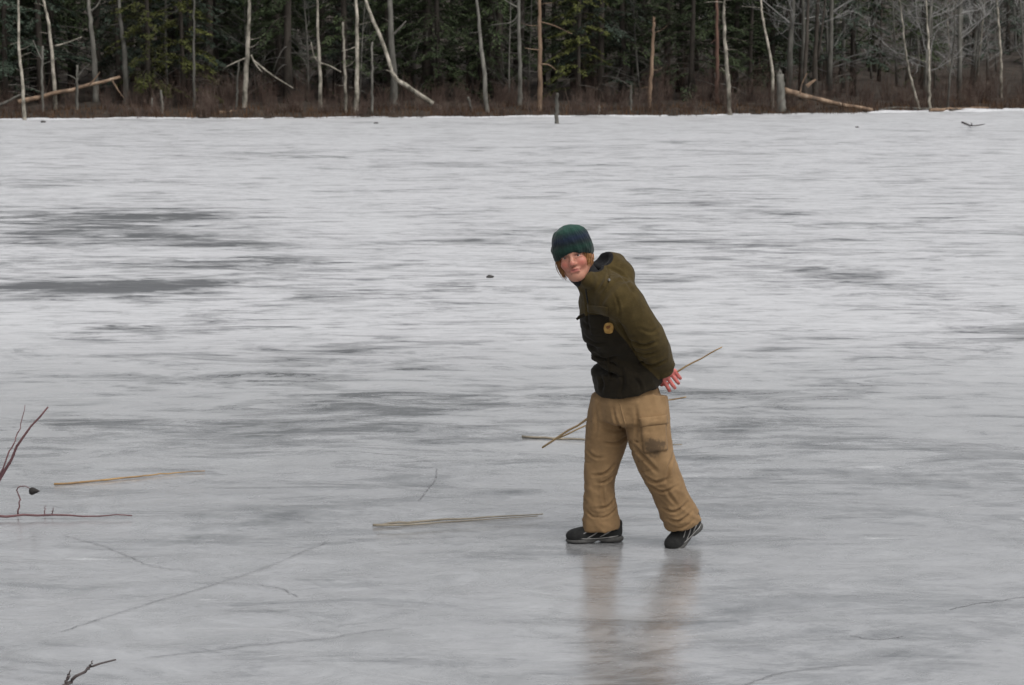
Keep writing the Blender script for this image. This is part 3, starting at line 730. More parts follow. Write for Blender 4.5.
# shrub twigs that reach into the frame on the left
def shrub_twig(name, stems, label, m='twig_red', cones=()):
    base = np.array(stems[0][0][0])
    root = empty(name, [base[0], base[1], 0.0])
    for k, (pts, r) in enumerate(stems):
        b = MB(); C = curve(pts, 14) - root_loc(root); C[1:-1] += np.random.default_rng(k + len(stems)).normal(0, .0035, (12, 3))
        b.tube(C, r * np.linspace(1, 0.35, 14), 6, rough=0.08, rng=np.random.default_rng(k)); b.build('stem', M[m], root, smooth=True)
    for c in cones:
        bm = bmesh.new(); bmesh.ops.create_icosphere(bm, subdivisions=2, radius=1)
        for v in bm.verts:
            k = 1 + 0.25 * noise.noise(v.co * 2.5)
            v.co = Vector((v.co.x * 0.03 * k, v.co.y * 0.018 * k * (1 - 0.85 * v.co.x) * 0.7, v.co.z * 0.024 * k * (1 - 0.9 * v.co.x) * 0.7)) + Vector(c - root_loc(root))
        me = bpy.data.meshes.new('cone'); bm.to_mesh(me); bm.free(); me.materials.append(M['cone']); link('cone', me, root)
    return tag(root, label, 'twig')
Yt = 9.0
shrub_twig('shrub_twig', [([ground(-60, 593), at(-25, 530, Yt), at(0, 478, Yt), at(22, 440, Yt - .03), at(48, 407, Yt - .05)], 0.0105),
                          ([at(-4, 486, Yt), at(10, 450, Yt + .03), at(19, 430, Yt + .06), at(25, 405, Yt + .08)], 0.0045),
                          ([at(4, 471, Yt), at(12, 458, Yt), at(17, 447, Yt - .02)], 0.004)], 'upright maroon shrub twigs entering at the left edge')
Y2 = ground(0, 516)[1]
shrub_twig('shrub_twig', [([ground(-60, 520, .02), ground(-20, 517, .02), ground(30, 515, .02), ground(80, 515, .02), ground(132, 515.5, .015)], 0.0085),
                          ([at(18, 514, Y2), at(19.5, 502, Y2), at(18, 488, Y2), at(24, 485.5, Y2), at(32, 489, Y2)], 0.0048),
                          ([at(44, 514, Y2), at(46, 505, Y2 + .02)], 0.003), ([at(52, 514, Y2), at(54, 507, Y2 - .02)], 0.003)],
           'maroon twig lying flat on the ice at left with a dark cone', cones=[at(34.5, 491, Y2)])
Y3 = 7.5
shrub_twig('shrub_twig', [([ground(55, 700), at(66, 684, Y3), at(78, 675, Y3), at(92, 667.5, Y3), at(116, 659.5, Y3 + .03)], 0.0085),
                          ([at(66, 684, Y3), at(68, 676, Y3), at(70, 670, Y3)], 0.006), ([at(89, 669, Y3), at(91, 664, Y3), at(93, 660, Y3)], 0.004)],
           'dark forked twig tip at the bottom left corner', 'twig_dark')
# ------------------------------------------------------------------ the person: smooth-blended distance fields turned into meshes
def smin(a, b, k):
    if k <= 0: return np.minimum(a, b)
    h = np.clip(0.5 + 0.5 * (b - a) / k, 0, 1)
    return b * (1 - h) + a * h - k * h * (1 - h)
class Field:
    def __init__(s, xs, ys, zs):
        s.xs, s.ys, s.zs = xs, ys, zs
        s.F = np.full((len(xs), len(ys), len(zs)), 1.0)
    def block(s, lo, hi):
        sl = []
        for a, l, h in zip((s.xs, s.ys, s.zs), lo, hi):
            i0 = max(np.searchsorted(a, l) - 2, 0); i1 = min(np.searchsorted(a, h) + 2, len(a)); sl.append(slice(i0, max(i1, i0)))
        X, Y, Z = np.meshgrid(s.xs[sl[0]], s.ys[sl[1]], s.zs[sl[2]], indexing='ij')
        return tuple(sl), np.stack([X, Y, Z], -1)
    def op(s, prim, k=0.0, sub=False):
        fn, lo, hi = prim
        m = 0.05 + k
        sl, P = s.block(np.array(lo) - m, np.array(hi) + m)
        if P.size == 0: return
        d = fn(P)
        s.F[sl] = -smin(-s.F[sl], d, k) if sub else smin(s.F[sl], d, k)
    def net(s):
        F = s.F; ins = F < 0
        cnt = sum(ins[i:F.shape[0] - 1 + i, j:F.shape[1] - 1 + j, k:F.shape[2] - 1 + k].astype(np.int8) for i in (0, 1) for j in (0, 1) for k in (0, 1))
        I, J, K = np.nonzero((cnt > 0) & (cnt < 8))
        acc = np.zeros((len(I), 3)); num = np.zeros(len(I))
        cs = [(i, j, k) for i in (0, 1) for j in (0, 1) for k in (0, 1)]
        for a in cs:
            for c in cs:
                if sum(c) != sum(a) + 1 or any(x > y for x, y in zip(a, c)): continue
                f0 = F[I + a[0], J + a[1], K + a[2]]; f1 = F[I + c[0], J + c[1], K + c[2]]
                mk = (f0 < 0) != (f1 < 0); t = np.where(mk, f0 / np.where(mk, f0 - f1, 1), 0)
                p0 = np.stack([s.xs[I + a[0]], s.ys[J + a[1]], s.zs[K + a[2]]], 1); p1 = np.stack([s.xs[I + c[0]], s.ys[J + c[1]], s.zs[K + c[2]]], 1)
                acc += np.where(mk[:, None], p0 + (p1 - p0) * t[:, None], 0); num += mk
        V = acc / num[:, None]
        vid = np.full(cnt.shape, -1); vid[I, J, K] = np.arange(len(I))
        faces = []
        for ax in range(3):
            a = ins.take(range(F.shape[ax] - 1), ax); c = ins.take(range(1, F.shape[ax]), ax)
            ii = np.nonzero(a != c)
            o1, o2 = [(1, 2), (2, 0), (0, 1)][ax]
            ok = (ii[o1] > 0) & (ii[o2] > 0) & (ii[o1] < F.shape[o1] - 1) & (ii[o2] < F.shape[o2] - 1)
            ii = [x[ok] for x in ii]
            def g(d1, d2):
                q = [x.copy() for x in ii]; q[o1] -= d1; q[o2] -= d2; return vid[q[0], q[1], q[2]]
            Q = np.stack([g(1, 1), g(0, 1), g(0, 0), g(1, 0)], 1)
            fl = ~a[tuple(ii)]
            Q[fl] = Q[fl][:, ::-1]
            faces.append(Q)
        return V, np.concatenate(faces)
def cap(p0, p1, r0, r1=None):
    p0, p1 = np.asarray(p0, float), np.asarray(p1, float); r1 = r0 if r1 is None else r1
    d = p1 - p0; L2 = d @ d + 1e-12; R = max(r0, r1)
    def fn(P):
        t = np.clip((P - p0) @ d / L2, 0, 1)
        return np.linalg.norm(P - (p0 + t[..., None] * d), axis=-1) - (r0 + (r1 - r0) * t)
    return fn, np.minimum(p0, p1) - R, np.maximum(p0, p1) + R
def ell(c, A, R):
    "A rows are the axes"
    c, A, R = np.asarray(c, float), np.asarray(A, float), np.asarray(R, float)
    def fn(P):
        q = (P - c) @ A.T
        k0 = np.linalg.norm(q / R, axis=-1); k1 = np.linalg.norm(q / (R * R), axis=-1) + 1e-9
        return k0 * (k0 - 1) / k1
    e = np.sqrt(((A * R[:, None]) ** 2).sum(0))
    return fn, c - e, c + e
def sweep(secs, e1, n=14, endc=0.03):
    "secs rows: x y z a b; a half width along e1, b across"
    S = curve(secs, n); e1 = np.asarray(e1, float)
    R = S[:, 3:5].max() + endc
    def fn(P):
        out = None
        for i in range(n - 1):
            p0, p1 = S[i, :3], S[i + 1, :3]; d = p1 - p0; L = np.linalg.norm(d); ax = d / L
            u = e1 - ax * (e1 @ ax); u /= np.linalg.norm(u); v = np.cross(ax, u)
            q = P - p0; t0 = q @ ax / L; t = np.clip(t0, 0, 1)
            a = S[i, 3] + (S[i + 1, 3] - S[i, 3]) * t; b = S[i, 4] + (S[i + 1, 4] - S[i, 4]) * t
            w = (t0 - t) * L
            dd = (np.sqrt((q @ u / a) ** 2 + (q @ v / b) ** 2 + (w / endc) ** 2) - 1) * np.minimum(a, b)
            out = dd if out is None else smin(out, dd, 0.008)
        return out
    return fn, S[:, :3].min(0) - R, S[:, :3].max(0) + R
def field_mesh(name, V, Q, mats, disp=None, smooth_it=0, mi=None):
    me = bpy.data.meshes.new(name)
    me.from_pydata(V.tolist(), [], Q.tolist())
    me.polygons.foreach_set('use_smooth', np.ones(len(Q), dtype=bool))
    for m in mats: me.materials.append(m)
    me.update()
    if smooth_it:
        bm = bmesh.new(); bm.from_mesh(me)
        for _ in range(smooth_it): bmesh.ops.smooth_vert(bm, verts=bm.verts, factor=0.5, use_axis_x=True, use_axis_y=True, use_axis_z=True)
        bm.to_mesh(me); bm.free(); me.update()
    if disp:
        nv = len(me.vertices); co = np.zeros(nv * 3); me.vertices.foreach_get('co', co); co = co.reshape(-1, 3)
        no = np.array([v.normal[:] for v in me.vertices])
        co += no * np.array([disp(p) for p in co])[:, None]
        me.vertices.foreach_set('co', co.ravel()); me.update()
    if mi is not None:
        fc = np.array([p.center[:] for p in me.polygons])
        me.polygons.foreach_set('material_index', np.array(mi(fc), dtype=np.int32)); me.update()
    return me

def creases(me, lines):
    "press soft fold lines into the side that faces the pond's near shore; lines: picture points, width and depth in metres"
    nv = len(me.vertices); co = np.zeros(nv * 3); me.vertices.foreach_get('co', co); co = co.reshape(-1, 3)
    no = np.array([v.normal[:] for v in me.vertices]); d = np.zeros(nv)
    for pix, w, amp in lines:
        L = np.array([b_(x, y, 9.88)[[0, 2]] for x, y in pix]); L = curve(np.c_[L, L[:, :1] * 0], 12)[:, :2]
        best = np.full(nv, 9.0); bt = np.zeros(nv); P2 = co[:, [0, 2]]
        for i in range(11):
            e = L[i + 1] - L[i]; t = np.clip((P2 - L[i]) @ e / (e @ e), 0, 1)
            dd = np.linalg.norm(P2 - L[i] - t[:, None] * e, axis=1); m = dd < best
            best = np.where(m, dd, best); bt = np.where(m, (i + t) / 11, bt)
        g = np.exp(-(best / w) ** 2) - 0.55 * np.exp(-((best - 1.9 * w) / w) ** 2)
        d -= amp * g * np.sin(np.pi * np.clip(bt, 0.03, 0.97)) ** 0.7 * np.clip(-no[:, 1] * 2 + 0.2, 0, 1)
    co += no * d[:, None]
    me.vertices.foreach_set('co', co.ravel()); me.update()

PO = np.array([0.56, 9.80, 0.0])                       # where the person stands
def b_(px, py, Y): return at(px, py, Y - 0.13) - PO
LAT = np.array([0.6, -0.8, 0.0]); FWD = np.array([-0.8, -0.6, 0.0])
# head frame
HO = b_(573.5, 255.5, 9.735)
def unit(v): v = np.asarray(v, float); return v / np.linalg.norm(v)
rl = math.radians(14)
hf = unit([-0.16, -1.0, 0.04])                        # where the face looks
hu = np.array([-math.sin(rl), 0, math.cos(rl)]); hu = unit(hu - hf * (hu @ hf))
hr = unit(np.cross(hu, -hf)) * 1.0
if hr[0] < 0: hr = -hr
HA = np.stack([hr, hu, hf])
def h_(r, u, f): return HO + r * hr + u * hu + f * hf

# ---- materials
def skin_mat():
    m, nt, p = mat('skin')
    at_ = N(nt, 'ShaderNodeAttribute', attribute_name='tone')
    nz = noise_n(nt, 60, 4, 0.6, coords(nt))
    c = mixc(nt, math_n(nt, 'MULTIPLY', nz, 0.25), at_.outputs['Color'], (0.30, 0.10, 0.07))
    nt.links.new(c, p.inputs['Base Color'])
    p.inputs['Roughness'].default_value = 0.5
    p.inputs['Subsurface Weight'].default_value = 0.12
    p.inputs['Subsurface Radius'].default_value = (0.008, 0.003, 0.002)
    b = N(nt, 'ShaderNodeBump'); b.inputs['Strength'].default_value = 0.15; b.inputs['Distance'].default_value = 0.001
    nt.links.new(noise_n(nt, 300, 2, 0.5, coords(nt)), b.inputs['Height']); nt.links.new(b.outputs[0], p.inputs['Normal'])
    return m
def cloth(name, a, b, fuzz=0.25, scale=25, weave=350, bump=0.35, two=None, stain=None):
    m, nt, p = mat(name)
    v = coords(nt)
    n1 = noise_n(nt, scale, 5, 0.65, v); n2 = noise_n(nt, weave, 3, 0.6, v); n3 = noise_n(nt, 5, 3, 0.5, v)
    s = math_n(nt, 'ADD', math_n(nt, 'MULTIPLY', n1, 0.4), math_n(nt, 'ADD', math_n(nt, 'MULTIPLY', n2, 0.3), math_n(nt, 'MULTIPLY', n3, 0.3)))
    c = ramp(nt, s, [(0.38, a), (0.62, b)])
    if two:        # second cloth where the panel attribute is positive
        pa = N(nt, 'ShaderNodeAttribute', attribute_name='panel').outputs['Fac']
        mr = N(nt, 'ShaderNodeMapRange', interpolation_type='SMOOTHSTEP'); nt.links.new(pa, mr.inputs[0]); mr.inputs[1].default_value = -0.002; mr.inputs[2].default_value = 0.002
        c = mixc(nt, mr.outputs[0], c, ramp(nt, s, [(0.38, two[0]), (0.62, two[1])]))
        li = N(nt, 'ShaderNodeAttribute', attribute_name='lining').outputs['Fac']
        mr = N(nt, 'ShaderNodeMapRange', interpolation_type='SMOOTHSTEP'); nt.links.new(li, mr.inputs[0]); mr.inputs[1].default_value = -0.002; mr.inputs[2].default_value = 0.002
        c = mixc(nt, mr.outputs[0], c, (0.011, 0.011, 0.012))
    if stain:      # irregular mud smear soaked into the cloth: (centre, radius)
        vm = N(nt, 'ShaderNodeVectorMath', operation='DISTANCE'); nt.links.new(v, vm.inputs[0]); vm.inputs[1].default_value = stain[0]
        dd = math_n(nt, 'ADD', vm.outputs['Value'], math_n(nt, 'MULTIPLY', math_n(nt, 'SUBTRACT', noise_n(nt, 28, 5, 0.65, v), 0.5), 0.11))
        mr = N(nt, 'ShaderNodeMapRange', interpolation_type='SMOOTHSTEP'); nt.links.new(dd, mr.inputs[0]); mr.inputs[1].default_value = stain[1]; mr.inputs[2].default_value = stain[1] * 0.55
        c = mixc(nt, math_n(nt, 'MULTIPLY', mr.outputs[0], 0.85), c, (0.075, 0.052, 0.033))
        g = noise_n(nt, 7, 5, 0.65, v)
        mr = N(nt, 'ShaderNodeMapRange', interpolation_type='SMOOTHSTEP'); nt.links.new(g, mr.inputs[0]); mr.inputs[1].default_value = 0.52; mr.inputs[2].default_value = 0.75
        c = mixc(nt, math_n(nt, 'MULTIPLY', mr.outputs[0], 0.45), c, (0.15, 0.098, 0.055))
    nt.links.new(c, p.inputs['Base Color'])
    p.inputs['Roughness'].default_value = 0.95; p.inputs['Specular IOR Level'].default_value = 0.15
    p.inputs['Sheen Weight'].default_value = fuzz; p.inputs['Sheen Roughness'].default_value = 0.5
    bp = N(nt, 'ShaderNodeBump'); bp.inputs['Strength'].default_value = bump; bp.inputs['Distance'].default_value = 0.003
    nt.links.new(math_n(nt, 'ADD', math_n(nt, 'MULTIPLY', n2, 0.4), n1), bp.inputs['Height']); nt.links.new(bp.outputs[0], p.inputs['Normal'])
    return m
M['skin'] = skin_mat()
OL, OD = ((0.036, 0.025, 0.008), (0.070, 0.050, 0.018)), ((0.009, 0.007, 0.004), (0.019, 0.0145, 0.008))
M['olive'] = cloth('olive_fleece', *OL, 0.08)
M['olive_dark'] = cloth('dark_olive_panel', *OD, 0.03)
M['jacket'] = cloth('jacket_cloth', *OL, 0.06, two=OD)
M['lining'] = cloth('dark_lining', (0.008, 0.008, 0.009), (0.016, 0.016, 0.018), 0.05)
M['khaki'] = cloth('khaki_canvas', (0.175, 0.108, 0.053), (0.275, 0.176, 0.090), 0.05, 18, 500, 0.25, stain=(tuple(b_(654, 446, 9.755)), 0.055))
M['hair'] = simple('auburn_hair', [(0.3, (0.12, 0.045, 0.016)), (0.6, (0.30, 0.14, 0.045)), (0.8, (0.44, 0.24, 0.085))], 30, 0.5, 0.5, stretch=(1, 1, 0.3))
M['shoe'] = cloth('shoe_upper', (0.012, 0.012, 0.012), (0.03, 0.03, 0.029), 0.05, 60, 600)
M['sole'] = simple('sole_rubber', [(0.3, (0.035, 0.034, 0.032)), (0.7, (0.08, 0.078, 0.074))], 30, 0.7, 0.3)
M['trim'] = simple('shoe_trim', [(0.3, (0.18, 0.175, 0.166)), (0.7, (0.38, 0.37, 0.355))], 40, 0.6, 0.3)
M['metal'] = simple('snap_metal', [(0.3, (0.13, 0.13, 0.13)), (0.7, (0.24, 0.24, 0.24))], 50, 0.35, 0.6)
M['gold'] = simple('emblem_gold', [(0.3, (0.26, 0.14, 0.035)), (0.7, (0.42, 0.25, 0.075))], 60, 0.7, 0.3)
M['rust'] = simple('emblem_rust', [(0.3, (0.14, 0.055, 0.02)), (0.7, (0.20, 0.085, 0.03))], 60, 0.8, 0.3)
def eye_m(name, c, r):
    m, nt, p = mat(name); p.inputs['Base Color'].default_value = (*c, 1); p.inputs['Roughness'].default_value = r; return m
M['eye'] = eye_m('eye_white', (0.55, 0.50, 0.46), 0.25); M['iris'] = eye_m('iris', (0.035, 0.025, 0.02), 0.2)
def hat_mat():
    m, nt, p = mat('hat_knit')
    v = N(nt, 'ShaderNodeAttribute', attribute_name='hatv').outputs['Fac']       # 0 at the rim, 1 at the crown
    nz = noise_n(nt, 45, 3, 0.6, coords(nt))
    vv = math_n(nt, 'ADD', v, math_n(nt, 'MULTIPLY', math_n(nt, 'SUBTRACT', nz, 0.5), 0.10))
    c = ramp(nt, vv, [(0.0, (0.008, 0.026, 0.021)), (0.16, (0.006, 0.014, 0.013)), (0.34, (0.008, 0.026, 0.019)), (0.46, (0.005, 0.008, 0.010)), (0.60, (0.008, 0.011, 0.030)), (0.72, (0.008, 0.018, 0.022)), (0.82, (0.012, 0.044, 0.032)), (1.0, (0.016, 0.060, 0.044))])
    n2 = noise_n(nt, 260, 2, 0.6, coords(nt))
    c = mixc(nt, math_n(nt, 'MULTIPLY', n2, 0.25), c, (0.02, 0.045, 0.04))
    nt.links.new(c, p.inputs['Base Color'])
    p.inputs['Roughness'].default_value = 0.95; p.inputs['Specular IOR Level'].default_value = 0.15
    p.inputs['Sheen Weight'].default_value = 0.12
    w = N(nt, 'ShaderNodeTexWave'); w.inputs['Scale'].default_value = 1.0
    w.inputs['Distortion'].default_value = 1.0
    a2 = N(nt, 'ShaderNodeAttribute', attribute_name='hata').outputs['Fac']
    cv = N(nt, 'ShaderNodeCombineXYZ'); nt.links.new(math_n(nt, 'MULTIPLY', a2, 14.0), cv.inputs[0])
    nt.links.new(cv.outputs[0], w.inputs['Vector'])
    bp = N(nt, 'ShaderNodeBump'); bp.inputs['Strength'].default_value = 0.6; bp.inputs['Distance'].default_value = 0.004
    nt.links.new(math_n(nt, 'ADD', math_n(nt, 'MULTIPLY', w.outputs['Fac'], 0.3), math_n(nt, 'MULTIPLY', nz, 1.2)), bp.inputs['Height']); nt.links.new(bp.outputs[0], p.inputs['Normal'])
    return m
M['hat'] = hat_mat()

# ---- joints
NECK = b_(592, 281, 9.80)
SHL, ELL, WRL = b_(620, 300, 9.70), b_(650, 339, 9.755), b_(661, 368, 9.85)
SHR, ELR, WRR = b_(594, 300, 9.95), b_(612, 340, 10.10), b_(636, 385, 10.10)
PEL = b_(626, 397, 9.93)
HPL, KNL, ANL = b_(645, 405, 9.87), b_(659, 470, 9.86), b_(684, 523, 9.92)
HPR, KNR, ANR = b_(608, 405, 9.99), b_(601, 466, 9.99), b_(603, 522, 10.0)

# ---- body (skin): head, neck, trunk, limbs and hands in one surface
KN = [b_(663.5, 380.5, 9.868), b_(667.5, 377.5, 9.866), b_(671.3, 374.2, 9.868), b_(674.6, 371.0, 9.872)]
PIP = [b_(668.2, 388.0, 9.872), b_(673.0, 385.5, 9.868), b_(676.8, 381.3, 9.870), b_(678.8, 376.6, 9.876)]
DIP = [b_(669.5, 390.5, 9.890), b_(674.8, 387.8, 9.889), b_(678.4, 383.2, 9.890), b_(680.2, 378.2, 9.893)]
TIP = [b_(667.8, 388.8, 9.908), b_(672.8, 386.0, 9.910), b_(676.6, 381.6, 9.908), b_(678.6, 377.0, 9.908)]
def piece(lo, hi, fine, h, H):
    a = [lo]; 
    while a[-1] < hi:
        a.append(a[-1] + (h if any(f0 <= a[-1] <= f1 for f0, f1 in fine) else H))
    return np.array(a)
hand_lo, hand_hi = np.min(KN + PIP + DIP + TIP, 0) - 0.03, np.max(KN + PIP + DIP + TIP, 0) + 0.03
hd_lo, hd_hi = HO - [.11, .14, .15], HO + [.11, .11, .10]
fx = [(hand_lo[0], hand_hi[0]), (hd_lo[0], hd_hi[0])]; fy = [(hand_lo[1], hand_hi[1]), (hd_lo[1], hd_hi[1])]; fz = [(hand_lo[2], hand_hi[2]), (hd_lo[2], hd_hi[2])]
F = Field(piece(-0.55, 0.45, fx, 0.0032, 0.012), piece(-0.42, 0.28, fy, 0.0032, 0.012), piece(0.03, 1.62, fz, 0.0032, 0.012))
torso = lambda g: [np.r_[b_(627, 398, 9.93), .135 * g, .10 * g], np.r_[b_(629, 360, 9.91), .11 * g, .08 * g], np.r_[b_(613, 318, 9.86), .135 * g, .10 * g], np.r_[b_(601, 292, 9.82), .12 * g, .075 * g], np.r_[NECK, .05, .05]]
F.op(sweep(torso(1.0), LAT), 0)
for a, c, r0, r1 in [(SHL, ELL, .045, .036), (ELL, WRL, .036, .024), (SHR, ELR, .045, .036), (ELR, WRR, .036, .024),
                     (HPL, KNL, .072, .048), (KNL, ANL, .048, .034), (HPR, KNR, .072, .048), (KNR, ANR, .048, .034)]:
    F.op(cap(a, c, r0, r1), 0.03)
F.op(cap(b_(601, 292, 9.82), SHL, .05, .045), 0.03); F.op(cap(b_(601, 292, 9.82), SHR, .05, .045), 0.03)
F.op(cap(NECK, h_(0, -.06, -.02), .052, .05), 0.02)
F.op(ell(h_(0, .035, -.015), HA, (.074, .085, .092)), 0.03)
F.op(ell(h_(0, -.035, .016), HA, (.056, .073, .064)), 0.03)
F.op(ell(h_(0, -.094, .050), HA, (.020, .018, .022)), 0.03)
for s in (-1, 1):
    F.op(cap(h_(.046 * s, -.052, .0), h_(.018 * s, -.095, .045), .016, .013), 0.03)        # jaw line
    F.op(ell(h_(.036 * s, -.033, .054), HA, (.023, .022, .022)), 0.02)                      # cheek
    F.op(cap(h_(.010 * s, .016, .079), h_(.046 * s, .018, .064), .010, .009), 0.014)        # brow
    F.op(ell(h_(.031 * s, -.001, .091), HA, (.017, .010, .015)), 0.010, sub=True)           # eye socket
    F.op(cap(h_(.018 * s, .0055, .0765), h_(.045 * s, .0035, .0685), .0050, .0045), 0.006)  # upper lid
    F.op(cap(h_(.019 * s, -.0095, .0755), h_(.044 * s, -.0085, .0685), .0045), 0.006)       # lower lid
    F.op(ell(h_(.0115 * s, -.037, .088), HA, (.0085, .0075, .010)), 0.006)                  # nostril wing
    F.op(ell(h_(.076 * s, -.012, -.01), HA, (.010, .030, .020)), 0.008)                     # ear
F.op(cap(h_(0, .008, .078), h_(0, -.030, .098), .0075, .0105), 0.012)                       # nose
F.op(ell(h_(0, -.033, .098), HA, (.011, .010, .010)), 0.008)
F.op(cap(h_(-.020, -.0615, .074), h_(.0, -.0585, .0825), .0055, .0065), 0.006); F.op(cap(h_(.0, -.0585, .0825), h_(.022, -.059, .073), .0065, .0055), 0.006)
F.op(cap(h_(-.015, -.0715, .076), h_(.017, -.0705, .076), .0065), 0.007)
F.op(cap(h_(-.021, -.0655, .085), h_(.023, -.0625, .085), .0035), 0.004, sub=True)
F.op(ell(h_(0, -.081, .086), HA, (.014, .004, .009)), 0.008, sub=True)
# hand
for k in range(4):
    F.op(cap(WRL, KN[k], .017, .0105), 0.012)
    F.op(cap(KN[k], PIP[k], .0098, .0090), 0.003)
    F.op(cap(PIP[k], DIP[k], .0088, .0082), 0.002)
    F.op(cap(DIP[k], TIP[k], .0080, .0068), 0.002)
TH0, TH1, TH2 = b_(660, 376, 9.885), b_(661.5, 384.5, 9.905), b_(667.5, 383.5, 9.922)
F.op(cap(WRL, TH0, .016, .0125), 0.012); F.op(cap(TH0, TH1, .0115, .0098), 0.004); F.op(cap(TH1, TH2, .0095, .0078), 0.003)
# right hand behind the back
kr = [WRR + np.array([0.012, 0.0, -0.03]) + LAT * 0.02 * (i - 1.5) for i in range(4)]
for k in range(4):
    F.op(cap(WRR, kr[k], .017, .011), 0.012); F.op(cap(kr[k], kr[k] + [0.035, 0.0, -0.012], .0095, .009), 0.004); F.op(cap(kr[k] + [0.035, 0.0, -0.012], kr[k] + [0.035, 0.02, 0.012], .009, .0075), 0.004)
F.op(cap(WRR, WRR + [0.0, 0.03, -0.03], .014, .010), 0.01)
V, Q = F.net()
body_me = field_mesh('person', V, Q, [M['skin']])
nv = len(body_me.vertices); co = np.zeros(nv * 3); body_me.vertices.foreach_get('co', co); co = co.reshape(-1, 3)
q = (co - HO) @ HA.T
tone = np.tile(np.array([0.44, 0.215, 0.145]), (nv, 1))
def blend(w, c):
    global tone
    tone = tone * (1 - w[:, None]) + np.array(c) * w[:, None]
def gb(c, r): return np.exp(-(((q - np.array(c)) / np.array(r)) ** 2).sum(1))
for s in (-1, 1): blend(0.75 * gb((.040 * s, -.034, .06), (.022, .022, .05)), (0.44, 0.10, 0.075))
blend(0.6 * gb((0, -.033, .105), (.013, .012, .02)), (0.52, 0.15, 0.12))
for s in (-1, 1):
    blend(0.75 * np.clip(1.6 * gb((.031 * s, .0185, .075), (.020, .0052, .03)), 0, 1), (0.16, 0.08, 0.04))
    blend(0.5 * gb((.031 * s, -.0005, .075), (.018, .008, .03)), (0.26, 0.10, 0.08))
    blend(0.9 * np.clip(1.5 * gb((.031 * s, .0035, .078), (.017, .0028, .03)), 0, 1), (0.07, 0.03, 0.02))
    blend(0.7 * gb((.006 * s, -.042, .094), (.0035, .003, .02)), (0.12, 0.03, 0.02))
blend(0.8 * np.clip(1.5 * gb((0.001, -.0655, .082), (.021, .009, .025)), 0, 1), (0.42, 0.115, 0.10))
blend(0.85 * gb((0.001, -.0643, .082), (.020, .0022, .025)), (0.14, 0.03, 0.03))
hm = np.clip((0.99 - co[:, 2]) / 0.05, 0, 1)
blend(0.85 * hm, (0.55, 0.12, 0.115))                                                     # cold red hand
kd = np.min([np.linalg.norm(co - k, axis=1) for k in KN + PIP], axis=0)
blend(0.4 * np.exp(-(kd / 0.008) ** 2) * hm, (0.62, 0.27, 0.23))
ca = body_me.color_attributes.new('tone', 'FLOAT_COLOR', 'POINT')
ca.data.foreach_set('color', np.c_[tone, np.ones(nv)].ravel().astype(np.float32))
person = link('person', body_me, None, PO)
tag(person, 'person in olive jacket, khaki trousers and green knit hat leaning forward on the ice', 'person')
# eyes
for s in (-1, 1):
    for nm, off, rad, m in (('eye', .0, .0115, 'eye'), ('iris', .0072, .0058, 'iris')):
        bm = bmesh.new(); bmesh.ops.create_uvsphere(bm, u_segments=16, v_segments=10, radius=rad)
        c = h_(.031 * s, -.002, .0645 + off)
        for v in bm.verts: v.co = v.co + Vector(c)
        me = bpy.data.meshes.new(nm); bm.to_mesh(me); bm.free(); me.materials.append(M[m])
        me.polygons.foreach_set('use_smooth', np.ones(len(me.polygons), dtype=bool))
        o = link(nm, me, person if nm == 'eye' else last)
        if nm == 'eye': last = o

# ---- jacket
def fold(p, sx, sz, seed, amp):
    v = Vector((p[0] * sx + seed, p[1] * sx, p[2] * sz + 0.6 * p[0] * sz))
    n1 = noise.noise(v + Vector((0, 0, 0.6 * noise.noise(v * 0.5))))
    return amp * ((1 - abs(n1) * 2) - 0.45)
F = Field(np.arange(-0.42, 0.36, 0.0072), np.arange(-0.42, 0.36, 0.0072), np.arange(0.52, 1.50, 0.0072))
F.op(sweep([np.r_[b_(631, 409, 9.93), .174, .146], np.r_[b_(630, 392, 9.93), .180, .152], np.r_[b_(627.5, 374, 9.925), .180, .154], np.r_[b_(624.5, 363.5, 9.915), .176, .152], np.r_[b_(629, 353, 9.905), .150, .120],
            np.r_[b_(616.5, 333, 9.88), .174, .146], np.r_[b_(611.5, 312, 9.85), .176, .136], np.r_[b_(605.5, 296, 9.83), .152, .112], np.r_[b_(595, 281, 9.80), .080, .080], np.r_[b_(589, 272, 9.78), .064, .064]], LAT, 26, 0.02))
hp0 = b_(594, 394.5, 9.93)
F.op(((lambda P: P[..., 2] - hp0[2] - 0.24 * (P[..., 0] - hp0[0]) - 0.16 * (P[..., 1] - hp0[1])), [-.5, -.5, .4], [.5, .5, .8]), 0.008, sub=True)
sl = [np.r_[b_(603, 292, 9.80), .080, .080], np.r_[b_(612, 294, 9.74), .088, .086], np.r_[SHL, .090, .088], np.r_[b_(634, 317, 9.715), .086, .084], np.r_[ELL + [-.004, 0, 0], .078, .076], np.r_[b_(657, 354, 9.80), .070, .066], np.r_[b_(662.5, 366, 9.84), .054, .052], np.r_[b_(664, 371, 9.855), .046, .044]]
slv = sweep(sl, [0.8, 0.6, 0], 14, 0.012)
F.op(slv, 0.022)
F.op(cap(b_(602, 290, 9.80), SHL, .088, .088), 0.03); F.op(cap(b_(612, 282, 9.86), b_(630, 304, 9.76), .075, .075), 0.03)
slR = sweep([np.r_[b_(601, 296, 9.90), .078, .074], np.r_[SHR, .074, .070], np.r_[ELR, .07, .066], np.r_[WRR + [0, 0, .03], .052, .05]], [0.8, 0.6, 0], 8, 0.015)
F.op(slR, 0.03)
